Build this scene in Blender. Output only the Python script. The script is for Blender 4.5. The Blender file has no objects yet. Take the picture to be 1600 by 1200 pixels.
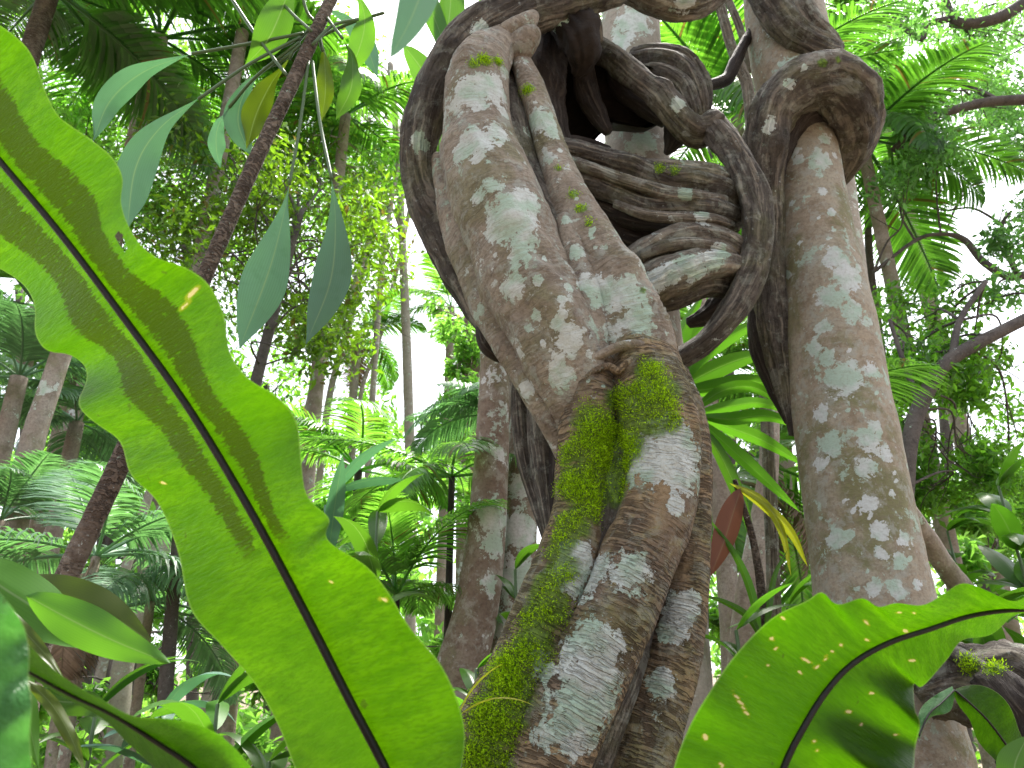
import bpy, math, random
import numpy as np
random.seed(11)
rng = np.random.default_rng(11)
scene = bpy.context.scene
COL = scene.collection
R_ = math.radians
# ------------------------------------------------------------------ camera model
PITCH, F, CAMZ = R_(25.0), 1256.0, 0.8
CP, SP = math.cos(PITCH), math.sin(PITCH)

def depth(py, Y):
    v = (600.0 - py) / F
    return Y / (CP - v * SP)

def P(px, py, Y):
    """point seen at photo pixel (px,py) at the horizontal distance Y in front of the camera"""
    u, v = (px - 800.0) / F, (600.0 - py) / F
    d = depth(py, Y)
    return np.array((u * d, Y, CAMZ + d * (SP + v * CP)))

def proj(V):
    x, y, z = V[:, 0], V[:, 1], V[:, 2] - CAMZ
    d = y * CP + z * SP
    w = -y * SP + z * CP
    return 800 + F * x / d, 600 - F * w / d, d

def gz(x, y):
    r = max(0.0, y - 4.5)
    return 0.10 * r + 0.12 * math.sin(x * .7 + 1) * math.sin(y * .5) * min(1, max(0, y - 3))

# ------------------------------------------------------------------ numpy noise
def _hash(i, j, k):
    n = (i.astype(np.uint64) * np.uint64(374761393) + j.astype(np.uint64) * np.uint64(668265263)
         + k.astype(np.uint64) * np.uint64(2246822519)) & np.uint64(0xffffffff)
    n = ((n ^ (n >> np.uint64(13))) * np.uint64(1274126177)) & np.uint64(0xffffffff)
    return ((n ^ (n >> np.uint64(16))) & np.uint64(0xffff)).astype(float) / 65535.0

def vnoise(p):
    p = p + 1000.0
    i = np.floor(p).astype(np.int64); f = p - i
    f = f * f * (3 - 2 * f)
    o = 0
    for a in (0, 1):
        for b in (0, 1):
            for c in (0, 1):
                w = (f[:, 0] if a else 1 - f[:, 0]) * (f[:, 1] if b else 1 - f[:, 1]) * (f[:, 2] if c else 1 - f[:, 2])
                o = o + w * _hash(i[:, 0] + a, i[:, 1] + b, i[:, 2] + c)
    return o * 2 - 1

def fbm(p, oct=3):
    s, a, t = 0, 1.0, 0
    for o in range(oct):
        s = s + a * vnoise(p * (2.03 ** o) + 7.3 * o); t += a; a *= .5
    return s / t

def unit(v):
    return v / (np.linalg.norm(v, axis=-1, keepdims=True) + 1e-12)

def spline(c, n):
    c = np.asarray(c, float)
    if len(c) == 2:
        t = np.linspace(0, 1, n)[:, None]
        return c[0] * (1 - t) + c[1] * t
    q = np.vstack([2 * c[0] - c[1], c, 2 * c[-1] - c[-2]])
    t = np.linspace(0, len(c) - 1 - 1e-9, n)
    i = t.astype(int); f = (t - i)[:, None]
    p0, p1, p2, p3 = q[i], q[i + 1], q[i + 2], q[i + 3]
    return .5 * (2 * p1 + (p2 - p0) * f + (2 * p0 - 5 * p1 + 4 * p2 - p3) * f * f + (3 * p1 - p0 - 3 * p2 + p3) * f ** 3)

def resample(c, n):
    """even spacing along a polyline/spline"""
    q = spline(c, max(200, n * 3))
    s = np.concatenate([[0], np.cumsum(np.linalg.norm(np.diff(q[:, :3], axis=0), axis=1))])
    t = np.linspace(0, s[-1], n)
    return np.stack([np.interp(t, s, q[:, k]) for k in range(q.shape[1])], 1), s[-1]

# ------------------------------------------------------------------ mesh helpers
class Geo:
    def __init__(S_):
        S_.v, S_.f, S_.at, S_.n = [], {3: [], 4: []}, {}, 0
    def add(S_, v, faces, **at):
        v = np.asarray(v, float).reshape(-1, 3)
        for k, q in faces.items():
            if len(q): S_.f[k].append(np.asarray(q, int) + S_.n)
        for k in set(list(at) + list(S_.at)):
            S_.at.setdefault(k, [np.zeros(S_.n)] if S_.n else [])
            S_.at[k].append(np.broadcast_to(np.asarray(at.get(k, 0.0), float), (len(v),)).ravel())
        S_.v.append(v); S_.n += len(v)
        return S_
    def V(S_):
        return np.vstack(S_.v)
    def mesh(S_, name, mat, smooth=True, origin=None):
        V = S_.V()
        if origin is not None: V = V - np.asarray(origin)
        me = bpy.data.meshes.new(name)
        me.vertices.add(len(V)); me.vertices.foreach_set('co', V.ravel())
        loops, starts, pos = [], [], 0
        for k in (4, 3):
            if S_.f[k]:
                q = np.vstack(S_.f[k]); loops.append(q.ravel())
                starts.append(pos + k * np.arange(len(q))); pos += k * len(q)
        loops = np.concatenate(loops); starts = np.concatenate(starts)
        me.loops.add(len(loops)); me.loops.foreach_set('vertex_index', loops)
        me.polygons.add(len(starts)); me.polygons.foreach_set('loop_start', starts)
        me.update(calc_edges=True); me.validate()
        me.polygons.foreach_set('use_smooth', np.full(len(me.polygons), smooth))
        for k, a in S_.at.items():
            d = np.concatenate(a)
            if len(d) == len(me.vertices):
                me.attributes.new(k, 'FLOAT', 'POINT').data.foreach_set('value', d)
        me.materials.append(mat)
        return me

def link(name, data, parent=None, loc=(0, 0, 0)):
    o = bpy.data.objects.new(name, data); COL.objects.link(o)
    o.location = loc
    if parent is not None: o.parent = parent
    return o

def part(name, geo, mat, parent, smooth=True, label=None):
    """one mesh object; geometry is given in world space"""
    org = np.zeros(3); p = parent
    while p is not None:
        org = org + np.array(p.location); p = p.parent
    o = link(name, geo.mesh(name, mat, smooth, org), parent)
    if label: o['label'] = label
    return o

def thing(name, label, cat, loc, group=None):
    o = link(name, None, None, tuple(float(a) for a in loc))
    o.empty_display_size = .1
    o['label'] = label; o['category'] = cat
    if group: o['group'] = group
    return o

def grid_faces(n, m, wrap=False):
    i = np.arange(n - 1)[:, None]; j = np.arange(m if wrap else m - 1)[None, :]
    j2 = (j + 1) % m
    return np.stack([i * m + j, i * m + j2, (i + 1) * m + j2, (i + 1) * m + j], -1).reshape(-1, 4)

# ------------------------------------------------------------------ tubes / strands
def tube(geo, pts, rad, segs=24, lobes=None, rough=0.0, rscale=8.0, rings=(), knots=(), flat=None, seed=0.0, caps=True, flute=0.0, ffreq=2.2, twist=3.0):
    pts = np.asarray(pts, float); rad = np.asarray(rad, float)
    n = len(pts)
    if caps:
        e0 = pts[0] - unit(pts[1] - pts[0]) * rad[0] * .35; e1 = pts[-1] + unit(pts[-1] - pts[-2]) * rad[-1] * .35
        pts = np.vstack([e0, pts, e1]); rad = np.concatenate([[rad[0] * .02], rad, [rad[-1] * .02]]); n += 2
    T = unit(np.gradient(pts, axis=0))
    N = np.zeros_like(pts)
    a = np.cross(T[0], (0, 1, 0)); a = a if np.linalg.norm(a) > .1 else np.cross(T[0], (1, 0, 0))
    N[0] = unit(a)
    for i in range(1, n):
        q = N[i - 1] - T[i] * np.dot(N[i - 1], T[i]); N[i] = unit(q)
    B = np.cross(T, N)
    s = np.concatenate([[0], np.cumsum(np.linalg.norm(np.diff(pts, axis=0), axis=1))])
    th = np.linspace(0, 2 * math.pi, segs, endpoint=False)
    rr = np.repeat(rad[:, None], segs, 1)
    if lobes:
        for (k, amp, tw, ph) in lobes:
            c = np.cos(k * th[None, :] + tw * s[:, None] + ph)
            rr = rr * (1 + amp * c)
    if flute:   # ribs and folds that run along the stem
        ta = th[None, :] + twist * s[:, None] + .5 * np.sin(4 * s[:, None])
        q = np.stack([np.cos(ta) * ffreq, np.sin(ta) * ffreq, np.broadcast_to(s[:, None] * 4.0, ta.shape)], -1).reshape(-1, 3) + seed + pts[0]
        rd = 1 - 2.2 * np.abs(fbm(q, 3)).reshape(n, segs)
        rr = rr * (1 + flute * np.clip(rd, -.8, 1) - flute * .3)
    for (f0, amp, wl, wd) in rings:
        s0 = f0 * s[-1]
        env = np.exp(-((s - s0) / wd) ** 2)
        rr = rr * (1 + amp * env[:, None] * np.sin(s[:, None] / wl * 2 * math.pi + 1.2 * np.sin(th[None, :] + 2)))
    A1, A2 = (1.0, 1.0) if flat is None else flat
    D = N[:, None, :] * (np.cos(th)[None, :, None] * A1) + B[:, None, :] * (np.sin(th)[None, :, None] * A2)
    V = pts[:, None, :] + D * rr[:, :, None]
    if rough:
        q = V.reshape(-1, 3)
        nz = fbm(q * rscale + seed, 4).reshape(n, segs) + .35 * fbm(q * rscale * 4 + seed + 9, 2).reshape(n, segs)
        V = V + D * (nz * rough * rr)[:, :, None]
    for (f0, ang, amp, size) in knots:
        c = pts[int(f0 * (n - 1))]; i = int(f0 * (n - 1))
        dirn = N[i] * math.cos(ang) + B[i] * math.sin(ang)
        c = c + dirn * rad[i]
        w = np.exp(-(np.linalg.norm(V - c, axis=2) / size) ** 2)
        V = V + dirn * (w * amp)[:, :, None]
    geo.add(V, {4: grid_faces(n, segs, True)}, s=np.repeat(s, segs), th=np.tile(th, n))
    return geo

def strand_px(geo, ctrl, step=.012, **kw):
    """ctrl rows: px, py, Y, radius in photo px"""
    w = [list(P(a, b, Y)) + [r * depth(b, Y) / F] for (a, b, Y, r) in ctrl]
    q, L = resample(w, 40)
    n = max(8, int(L / step))
    q, L = resample(w, n)
    return tube(geo, q[:, :3], q[:, 3], **kw)

# ------------------------------------------------------------------ blades (leaves)
def blade(geo, C, width, side, fold=.25, profile=None, nu=4, wave=0.0, wfreq=9.0, tone=None, curl=0.0):
    """lanceolate blade on centreline C (n,3); side = unit vectors across"""
    n = len(C); t = np.linspace(0, 1, n)
    w = width * (profile(t) if profile else (np.sin(math.pi * np.clip(t, 0, 1) ** .8) ** .8 * .985 + .015))
    T = unit(np.gradient(C, axis=0))
    side = np.broadcast_to(side, C.shape)
    side = unit(side - T * np.sum(side * T, 1, keepdims=True))
    up = np.cross(side, T)
    u = np.linspace(-1, 1, 2 * nu + 1)
    h = fold * np.abs(u) - curl * np.abs(u) ** 2.5
    V = C[:, None] + side[:, None] * (u[None, :, None] * w[:, None, None] * .5) \
        + up[:, None] * (h[None, :, None] * w[:, None, None] * .5)
    if wave:
        ph = random.uniform(0, 6)
        z = wave * np.sin(wfreq * t[:, None] * 2 * math.pi + ph + 2 * (u[None, :] > 0)) * np.abs(u)[None, :] ** 2
        V = V + up[:, None] * z[:, :, None]
    m = len(u)
    geo.add(V, {4: grid_faces(n, m)}, u=np.tile(u, n), f=np.repeat(t, m), tone=random.random() if tone is None else tone)
    return geo

def blade_px(geo, ctrl, wpx, roll=0.0, n=18, **kw):
    w = np.array([P(*c) for c in ctrl])
    C, L = resample(w, n)
    k = ctrl[len(ctrl) // 2]
    view = unit(C[n // 2] - np.array((0, 0, CAMZ)))
    T = unit(np.gradient(C, axis=0))
    sd = unit(np.cross(T, np.broadcast_to(view, T.shape)))
    nn = np.cross(sd, T)
    sd = sd * math.cos(roll) + nn * math.sin(roll)
    return blade(geo, C, wpx * depth(k[1], k[2]) / F, sd, **kw)

def arc_leaf(geo, base, az, el, L, W, droop, n=9, **kw):
    """leaf that leaves base at azimuth/elevation and droops"""
    pts = [np.array(base, float)]; e = el
    for i in range(n - 1):
        d = np.array((math.cos(az) * math.cos(e), math.sin(az) * math.cos(e), math.sin(e)))
        pts.append(pts[-1] + d * L / (n - 1)); e -= droop / (n - 1)
    sd = np.array((-math.sin(az), math.cos(az), random.uniform(-.3, .3)))
    return blade(geo, np.array(pts), W, unit(sd), **kw)

# ------------------------------------------------------------------ materials
def nodes(name):
    m = bpy.data.materials.new(name); m.use_nodes = True
    nt = m.node_tree; nt.nodes.clear()
    return m, nt
def N_(nt, t, **kw):
    n = nt.nodes.new(t)
    for k, v in kw.items():
        if hasattr(n, k): setattr(n, k, v)
        else: n.inputs[k].default_value = v
    return n
def math_(nt, op, a, b=None, c=None, clamp=False):
    n = nt.nodes.new('ShaderNodeMath'); n.operation = op; n.use_clamp = clamp
    for i, x in enumerate((a, b, c)):
        if x is None: continue
        if isinstance(x, (int, float)): n.inputs[i].default_value = x
        else: nt.links.new(x, n.inputs[i])
    return n.outputs[0]
def mix_(nt, fac, a, b, mode='MIX'):
    n = nt.nodes.new('ShaderNodeMix'); n.data_type = 'RGBA'; n.blend_type = mode
    for i, x in ((0, fac), (6, a), (7, b)):
        if isinstance(x, (int, float)): n.inputs[i].default_value = x
        elif isinstance(x, tuple): n.inputs[i].default_value = (*x[:3], 1)
        else: nt.links.new(x, n.inputs[i])
    return n.outputs[2]
def noise_(nt, vec, scale, detail=5, rough=.6, dist=0.0):
    n = nt.nodes.new('ShaderNodeTexNoise'); n.inputs['Scale'].default_value = scale
    n.inputs['Detail'].default_value = detail; n.inputs['Roughness'].default_value = rough
    n.inputs['Distortion'].default_value = dist
    if vec is not None: nt.links.new(vec, n.inputs['Vector'])
    return n.outputs['Fac']
def smooth_(nt, x, a, b):
    n = nt.nodes.new('ShaderNodeMapRange'); n.interpolation_type = 'SMOOTHSTEP'
    nt.links.new(x, n.inputs[0]); n.inputs[1].default_value = a; n.inputs[2].default_value = b
    return n.outputs[0]
def attr_(nt, name):
    n = nt.nodes.new('ShaderNodeAttribute'); n.attribute_name = name
    return n.outputs['Fac']

def bark(name, c1, c2, c3, lich=(.55, .60, .57), lthr=.66, lscale=7.0, ring=.4, rfreq=260.0, green=.0, speck=.5, bump=.6, rough=.85, streak=0.0, mosscol=(.13, .24, .012), bloom=.0):
    m, nt = nodes(name); L = nt.links.new
    tc = N_(nt, 'ShaderNodeTexCoord').outputs['Object']
    s, th, la, ma = attr_(nt, 's'), attr_(nt, 'th'), attr_(nt, 'lich'), attr_(nt, 'moss')
    big = noise_(nt, tc, 5, 6, .62); mid = noise_(nt, tc, 17, 7, .68); fine = noise_(nt, tc, 85, 5, .7)
    col = mix_(nt, smooth_(nt, big, .36, .62), c1, c2)
    col = mix_(nt, smooth_(nt, mid, .50, .68), col, c3)
    if green:
        g = noise_(nt, tc, 3.3, 5, .65, .4)
        col = mix_(nt, math_(nt, 'MULTIPLY', smooth_(nt, g, .47, .62), green), col, (.12, .13, .045))
    col = mix_(nt, math_(nt, 'MULTIPLY', smooth_(nt, fine, .42, .72), .65), col, mix_(nt, .5, c1, (.02, .015, .01)))
    # wrinkles across the stem: noise squeezed along it
    def along(kx, ks):
        cx = N_(nt, 'ShaderNodeCombineXYZ')
        L(math_(nt, 'MULTIPLY', s, ks), cx.inputs[2])
        L(math_(nt, 'MULTIPLY', math_(nt, 'SINE', th), kx), cx.inputs[0]); L(math_(nt, 'MULTIPLY', math_(nt, 'COSINE', th), kx), cx.inputs[1])
        ad = N_(nt, 'ShaderNodeVectorMath'); ad.operation = 'ADD'
        w3 = N_(nt, 'ShaderNodeTexNoise'); w3.inputs['Scale'].default_value = 13.0; L(tc, w3.inputs['Vector'])
        sc = N_(nt, 'ShaderNodeVectorMath'); sc.operation = 'SCALE'; sc.inputs['Scale'].default_value = 3.0 if ks > 20 else .6
        L(w3.outputs['Color'], sc.inputs[0])
        L(cx.outputs[0], ad.inputs[0]); L(sc.outputs[0], ad.inputs[1]); return ad.outputs[0]
    rn = noise_(nt, along(1.3, rfreq / 4.2), 1.0, 2, .55)
    rmask = smooth_(nt, noise_(nt, tc, 6, 4, .6), .30, .52)
    rg = math_(nt, 'MULTIPLY', smooth_(nt, rn, .45, .57), rmask)
    col = mix_(nt, math_(nt, 'MULTIPLY', rg, min(1, .42 * ring)), col, mix_(nt, .75, col, (.03, .02, .012)))
    st = None
    if streak:
        st = noise_(nt, along(2.2, 2.6), 2.0, 6, .66)
        col = mix_(nt, math_(nt, 'MULTIPLY', smooth_(nt, st, .50, .66), streak * .7), col, (.30, .26, .205))
        col = mix_(nt, math_(nt, 'MULTIPLY', math_(nt, 'SUBTRACT', 1.0, smooth_(nt, st, .34, .46)), .75), col, (.02, .015, .012))
    # crustose lichen: wide ragged patches + small specks
    la2 = math_(nt, 'MULTIPLY', la, 1.0)
    r1 = noise_(nt, tc, 24, 8, .68, .35); r2 = noise_(nt, tc, 75, 5, .7)
    e1 = math_(nt, 'ADD', math_(nt, 'MULTIPLY', la2, .80), math_(nt, 'MULTIPLY', math_(nt, 'SUBTRACT', r1, .5), 2.3))
    e1 = math_(nt, 'ADD', e1, math_(nt, 'MULTIPLY', math_(nt, 'SUBTRACT', r2, .5), 1.1))
    l1 = smooth_(nt, math_(nt, 'MULTIPLY', e1, smooth_(nt, la2, 0.0, .12)), .27, .31)
    ln = noise_(nt, tc, lscale, 9, .68, .3); ln2 = noise_(nt, tc, lscale * 3.4, 7, .7, .2)
    e = math_(nt, 'ADD', ln, math_(nt, 'MULTIPLY', math_(nt, 'SUBTRACT', ln2, .5), .5))
    lm = math_(nt, 'MAXIMUM', l1, math_(nt, 'MULTIPLY', smooth_(nt, e, lthr, lthr + .02), .85))
    sp = smooth_(nt, noise_(nt, tc, lscale * 5.5, 5, .7), .62, .68)
    lm = math_(nt, 'MAXIMUM', lm, math_(nt, 'MULTIPLY', sp, speck))
    lcol = mix_(nt, smooth_(nt, noise_(nt, tc, 11, 3, .5), .4, .6), lich, (lich[0] * .68, lich[1] * .84, lich[2] * .70))
    lcol = mix_(nt, math_(nt, 'MULTIPLY', smooth_(nt, fine, .45, .7), .4), lcol, (.22, .21, .17))
    lcol = mix_(nt, math_(nt, 'MULTIPLY', rg, min(.4, .2 * ring)), lcol, (.25, .23, .19))
    col = mix_(nt, math_(nt, 'MULTIPLY', lm, .93), col, lcol)
    old = math_(nt, 'MULTIPLY', smooth_(nt, noise_(nt, tc, lscale * 1.7, 8, .74, .4), .50, .60), math_(nt, 'SUBTRACT', 1.0, lm))
    col = mix_(nt, math_(nt, 'MULTIPLY', old, bloom), col, (lich[0] * .62, lich[1] * .60, lich[2] * .53))
    mn = math_(nt, 'ADD', math_(nt, 'MULTIPLY', ma, .9), math_(nt, 'MULTIPLY', math_(nt, 'SUBTRACT', mid, .5), 1.3))
    mm = math_(nt, 'MULTIPLY', smooth_(nt, mn, .2, .6), .8)
    mc = mix_(nt, smooth_(nt, fine, .35, .65), (mosscol[0] * .35, mosscol[1] * .4, .008), mosscol)
    col = mix_(nt, mm, col, mc)
    h = math_(nt, 'ADD', math_(nt, 'MULTIPLY', mid, .8), math_(nt, 'MULTIPLY', fine, .45))
    h = math_(nt, 'SUBTRACT', h, math_(nt, 'MULTIPLY', rg, .22 * ring))
    if st is not None: h = math_(nt, 'ADD', h, math_(nt, 'MULTIPLY', smooth_(nt, st, .34, .56), 1.1))
    h = math_(nt, 'ADD', h, math_(nt, 'MULTIPLY', lm, .06))
    h = math_(nt, 'ADD', h, math_(nt, 'MULTIPLY', mm, .25))
    # greyish bloom of old lichen over the bark
    bp = N_(nt, 'ShaderNodeBump', Strength=bump, Distance=.016); L(h, bp.inputs['Height'])
    b = N_(nt, 'ShaderNodeBsdfPrincipled', Roughness=rough); b.inputs['Specular IOR Level'].default_value = .25
    L(col, b.inputs['Base Color']); L(bp.outputs[0], b.inputs['Normal'])
    o = N_(nt, 'ShaderNodeOutputMaterial'); L(b.outputs[0], o.inputs[0])
    return m

def leafmat(name, c, tr, var=.35, fac=.5, rough=.4, spec=.4, vein=.0, dead=0.0, island=True, hue=(.14, .12, .02)):
    """two-sided leaf: diffuse/gloss + light coming through"""
    m, nt = nodes(name); L = nt.links.new
    if island:
        r = N_(nt, 'ShaderNodeNewGeometry').outputs['Random Per Island']
    else:
        r = attr_(nt, 'tone')
    tc = N_(nt, 'ShaderNodeTexCoord').outputs['Object']
    k = math_(nt, 'ADD', 1 - var, math_(nt, 'MULTIPLY', r, 2 * var))
    hs = N_(nt, 'ShaderNodeHueSaturation'); hs.inputs['Color'].default_value = (*c, 1); L(k, hs.inputs['Value'])
    hs2 = N_(nt, 'ShaderNodeHueSaturation'); hs2.inputs['Color'].default_value = (*tr, 1); L(k, hs2.inputs['Value'])
    c1, c2 = hs.outputs[0], hs2.outputs[0]
    if vein:
        u = math_(nt, 'ABSOLUTE', attr_(nt, 'u'))
        mv = math_(nt, 'SUBTRACT', 1.0, smooth_(nt, u, .015, .06))
        ln = math_(nt, 'SINE', math_(nt, 'MULTIPLY', u, 55.0))
        sh = math_(nt, 'MULTIPLY', smooth_(nt, ln, .2, 1), .18)
        c1 = mix_(nt, sh, c1, (c[0] * .4, c[1] * .5, c[2] * .4)); c2 = mix_(nt, sh, c2, (tr[0] * .5, tr[1] * .6, tr[2] * .5))
        c1 = mix_(nt, math_(nt, 'MULTIPLY', mv, vein), c1, (.32, .40, .22)); c2 = mix_(nt, math_(nt, 'MULTIPLY', mv, vein), c2, (.2, .3, .08))
        bl = noise_(nt, tc, 24, 5, .6)
        c1 = mix_(nt, math_(nt, 'MULTIPLY', smooth_(nt, bl, .5, .75), .4), c1, (c[0] * .55, c[1] * .6, c[2] * .5))
    if dead:
        d = smooth_(nt, math_(nt, 'ADD', r, 0.0), 1 - dead, 1 - dead + .01)
        c1 = mix_(nt, d, c1, hue); c2 = mix_(nt, d, c2, hue)
    b = N_(nt, 'ShaderNodeBsdfPrincipled', Roughness=rough); b.inputs['Specular IOR Level'].default_value = spec
    t = N_(nt, 'ShaderNodeBsdfTranslucent'); mx = N_(nt, 'ShaderNodeMixShader', Fac=fac)
    L(c1, b.inputs['Base Color']); L(c2, t.inputs[0]); L(b.outputs[0], mx.inputs[1]); L(t.outputs[0], mx.inputs[2])
    o = N_(nt, 'ShaderNodeOutputMaterial'); L(mx.outputs[0], o.inputs[0])
    return m

def fernmat(name, c, tr, sori=1.0, fac=.6, rough=.38):
    m, nt = nodes(name); L = nt.links.new
    us = attr_(nt, 'u'); u = math_(nt, 'ABSOLUTE', us); f = attr_(nt, 'f'); t = attr_(nt, 's'); sp = attr_(nt, 'spot')
    tc = N_(nt, 'ShaderNodeTexCoord').outputs['Object']
    # lateral veins run out from the midrib, slightly forward
    vt = math_(nt, 'ADD', t, math_(nt, 'MULTIPLY', u, -.02))
    cx = N_(nt, 'ShaderNodeCombineXYZ'); L(math_(nt, 'MULTIPLY', vt, 1.0), cx.inputs[0]); L(math_(nt, 'MULTIPLY', us, .02), cx.inputs[1])
    vn = noise_(nt, cx.outputs[0], 420, 2, .6); vb = noise_(nt, cx.outputs[0], 90, 3, .6)
    bl = noise_(nt, tc, 7, 5, .55); fn = noise_(nt, tc, 160, 3, .6)
    c1 = mix_(nt, smooth_(nt, vb, .35, .65), c, (c[0] * .6, c[1] * .68, c[2] * .6))
    c2 = mix_(nt, smooth_(nt, vb, .35, .65), tr, (tr[0] * .66, tr[1] * .76, tr[2] * .6))
    dk = math_(nt, 'MULTIPLY', smooth_(nt, vn, .44, .62), .48)
    c2 = mix_(nt, dk, c2, (tr[0] * .45, tr[1] * .5, tr[2] * .3))
    c2 = mix_(nt, math_(nt, 'MULTIPLY', smooth_(nt, bl, .42, .66), .55), c2, (tr[0] * .62, tr[1] * .74, tr[2]))
    if sori:
        je = math_(nt, 'ADD', u, math_(nt, 'MULTIPLY', math_(nt, 'SUBTRACT', vn, .5), .26))
        je = math_(nt, 'ADD', je, math_(nt, 'MULTIPLY', math_(nt, 'SUBTRACT', vb, .5), .08))
        nar = math_(nt, 'MULTIPLY', smooth_(nt, f, .30, .60), .24)
        hi = math_(nt, 'LESS_THAN', math_(nt, 'ADD', je, nar), .56)
        lo = math_(nt, 'GREATER_THAN', je, .14)
        lim = math_(nt, 'SUBTRACT', 1.0, smooth_(nt, math_(nt, 'ADD', f, math_(nt, 'MULTIPLY', vn, .06)), .575, .60))
        gap = math_(nt, 'LESS_THAN', vn, .655)
        sm = math_(nt, 'MULTIPLY', math_(nt, 'MULTIPLY', hi, lo), math_(nt, 'MULTIPLY', lim, gap))
        sm = math_(nt, 'MULTIPLY', sm, sori)
        c1 = mix_(nt, sm, c1, (.045, .060, .008)); c2 = mix_(nt, sm, c2, (tr[0] * .34, tr[1] * .28, tr[2] * .4))
    # thin pale margin, dark flecks and dry scars
    ed = smooth_(nt, u, .975, .995)
    c1 = mix_(nt, math_(nt, 'MULTIPLY', ed, .7), c1, (.35, .42, .18))
    fl = smooth_(nt, noise_(nt, tc, 60, 2, .5), .73, .755)
    c1 = mix_(nt, math_(nt, 'MULTIPLY', fl, .7), c1, (.02, .03, .005)); c2 = mix_(nt, math_(nt, 'MULTIPLY', fl, .6), c2, (.03, .05, .005))
    sm2 = smooth_(nt, math_(nt, 'ADD', sp, math_(nt, 'MULTIPLY', math_(nt, 'SUBTRACT', fn, .5), .8)), .4, .5)
    c1 = mix_(nt, sm2, c1, (.36, .29, .22)); c2 = mix_(nt, sm2, c2, (.30, .24, .16))
    yel = smooth_(nt, sp, .03, .3)
    c2 = mix_(nt, math_(nt, 'MULTIPLY', yel, .5), c2, (.22, .22, .01))
    bp = N_(nt, 'ShaderNodeBump', Strength=.45, Distance=.004); L(math_(nt, 'ADD', vn, vb), bp.inputs['Height'])
    b = N_(nt, 'ShaderNodeBsdfPrincipled', Roughness=rough); b.inputs['Specular IOR Level'].default_value = .18
    tl = N_(nt, 'ShaderNodeBsdfTranslucent'); mx = N_(nt, 'ShaderNodeMixShader', Fac=fac)
    L(bp.outputs[0], b.inputs['Normal'])
    L(c1, b.inputs['Base Color']); L(c2, tl.inputs[0]); L(b.outputs[0], mx.inputs[1]); L(tl.outputs[0], mx.inputs[2])
    o = N_(nt, 'ShaderNodeOutputMaterial'); L(mx.outputs[0], o.inputs[0])
    return m

M = {}
M['liana'] = bark('liana_bark', (.185, .150, .115), (.295, .255, .205), (.135, .108, .098), lich=(.46, .495, .48), lthr=.60, lscale=10, ring=.8, rfreq=420, green=.5, speck=.45, bump=.65, bloom=.55)
M['liana_low'] = bark('lower_liana_bark', (.26, .185, .105), (.155, .115, .083), (.215, .175, .075), lich=(.48, .52, .50), lthr=.66, lscale=10, ring=2.3, rfreq=640, green=.6, speck=.4, bump=1.1, bloom=.3)
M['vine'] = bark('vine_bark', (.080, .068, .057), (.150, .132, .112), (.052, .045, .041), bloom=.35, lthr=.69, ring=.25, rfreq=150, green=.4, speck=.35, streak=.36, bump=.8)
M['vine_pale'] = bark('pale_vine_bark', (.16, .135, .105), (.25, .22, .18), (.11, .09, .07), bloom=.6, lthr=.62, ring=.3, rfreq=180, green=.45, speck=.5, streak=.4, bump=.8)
M['vine_dark'] = bark('dark_and_shade_vine_bark', (.026, .020, .018), (.042, .033, .028), (.018, .014, .013), lthr=.80, ring=.2, rfreq=120, speck=.1, streak=.2, rough=.7)  # dark vines, and painted shade in gaps and under the collar
M['hollow'] = bark('shade_black_hollow_wood', (.010, .007, .006), (.022, .016, .012), (.006, .005, .005), lthr=.9, ring=.1, speck=.02, rough=.8)  # near-black colour paints the deep shade inside the hood
M['trunk'] = bark('speckled_trunk_bark', (.285, .235, .175), (.31, .285, .225), (.205, .16, .115), lich=(.47, .505, .51), lthr=.60, lscale=11, ring=.3, rfreq=160, green=.75, speck=.6, bump=.5, bloom=.6)
M['trunk_pale'] = bark('pale_trunk_bark', (.36, .325, .275), (.31, .285, .24), (.25, .215, .175), lthr=.60, lscale=9, ring=.2, rfreq=120, green=.25, speck=.5, bump=.35)
M['palm_stem'] = bark('scaly_palm_stem', (.125, .092, .07), (.20, .165, .13), (.07, .05, .038), lthr=.66, lscale=14, ring=2.0, rfreq=500, speck=.6, bump=1.2)
M['far_trunk'] = bark('grey_trunk_bark', (.26, .21, .17), (.33, .29, .25), (.19, .15, .12), lthr=.62, lscale=5, ring=.4, rfreq=60, green=.5, speck=.3)
M['red_trunk'] = bark('reddish_trunk_bark', (.19, .135, .10), (.25, .20, .16), (.15, .10, .075), lich=(.60, .60, .60), lthr=.585, lscale=7, ring=.3, rfreq=120, green=.5, speck=.4, bloom=.5)
M['branch'] = bark('dark_branch_bark', (.075, .065, .06), (.11, .095, .085), (.05, .042, .04), lthr=.68, lscale=10, ring=.2, speck=.35)
M['fern'] = fernmat('birdnest_fern_blade', (.021, .052, .002), (.060, .160, .0005))
M['fern_plain'] = fernmat('plain_fern_blade', (.024, .064, .002), (.064, .182, .001), sori=0)
M['fern_gloss'] = fernmat('glossy_fern_blade', (.06, .17, .055), (.08, .25, .035), sori=0, fac=.4, rough=.32)
M['midrib'] = bark('fern_midrib', (.004, .0035, .0025), (.007, .006, .004), (.003, .003, .002), lthr=.95, speck=0, bump=.2, rough=.45)
M['blue_leaf'] = leafmat('bluish_leaf', (.105, .195, .15), (.07, .20, .07), var=.18, fac=.35, rough=.5, vein=.3, spec=.25, island=False)
M['green_leaf'] = leafmat('green_leaf', (.035, .09, .015), (.10, .26, .012), var=.3, fac=.5, rough=.38, vein=.35, island=False)
M['gloss_leaf'] = leafmat('glossy_ground_leaf', (.05, .145, .02), (.12, .32, .015), var=.22, fac=.42, rough=.42, spec=.22, vein=.3, island=False)
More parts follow.
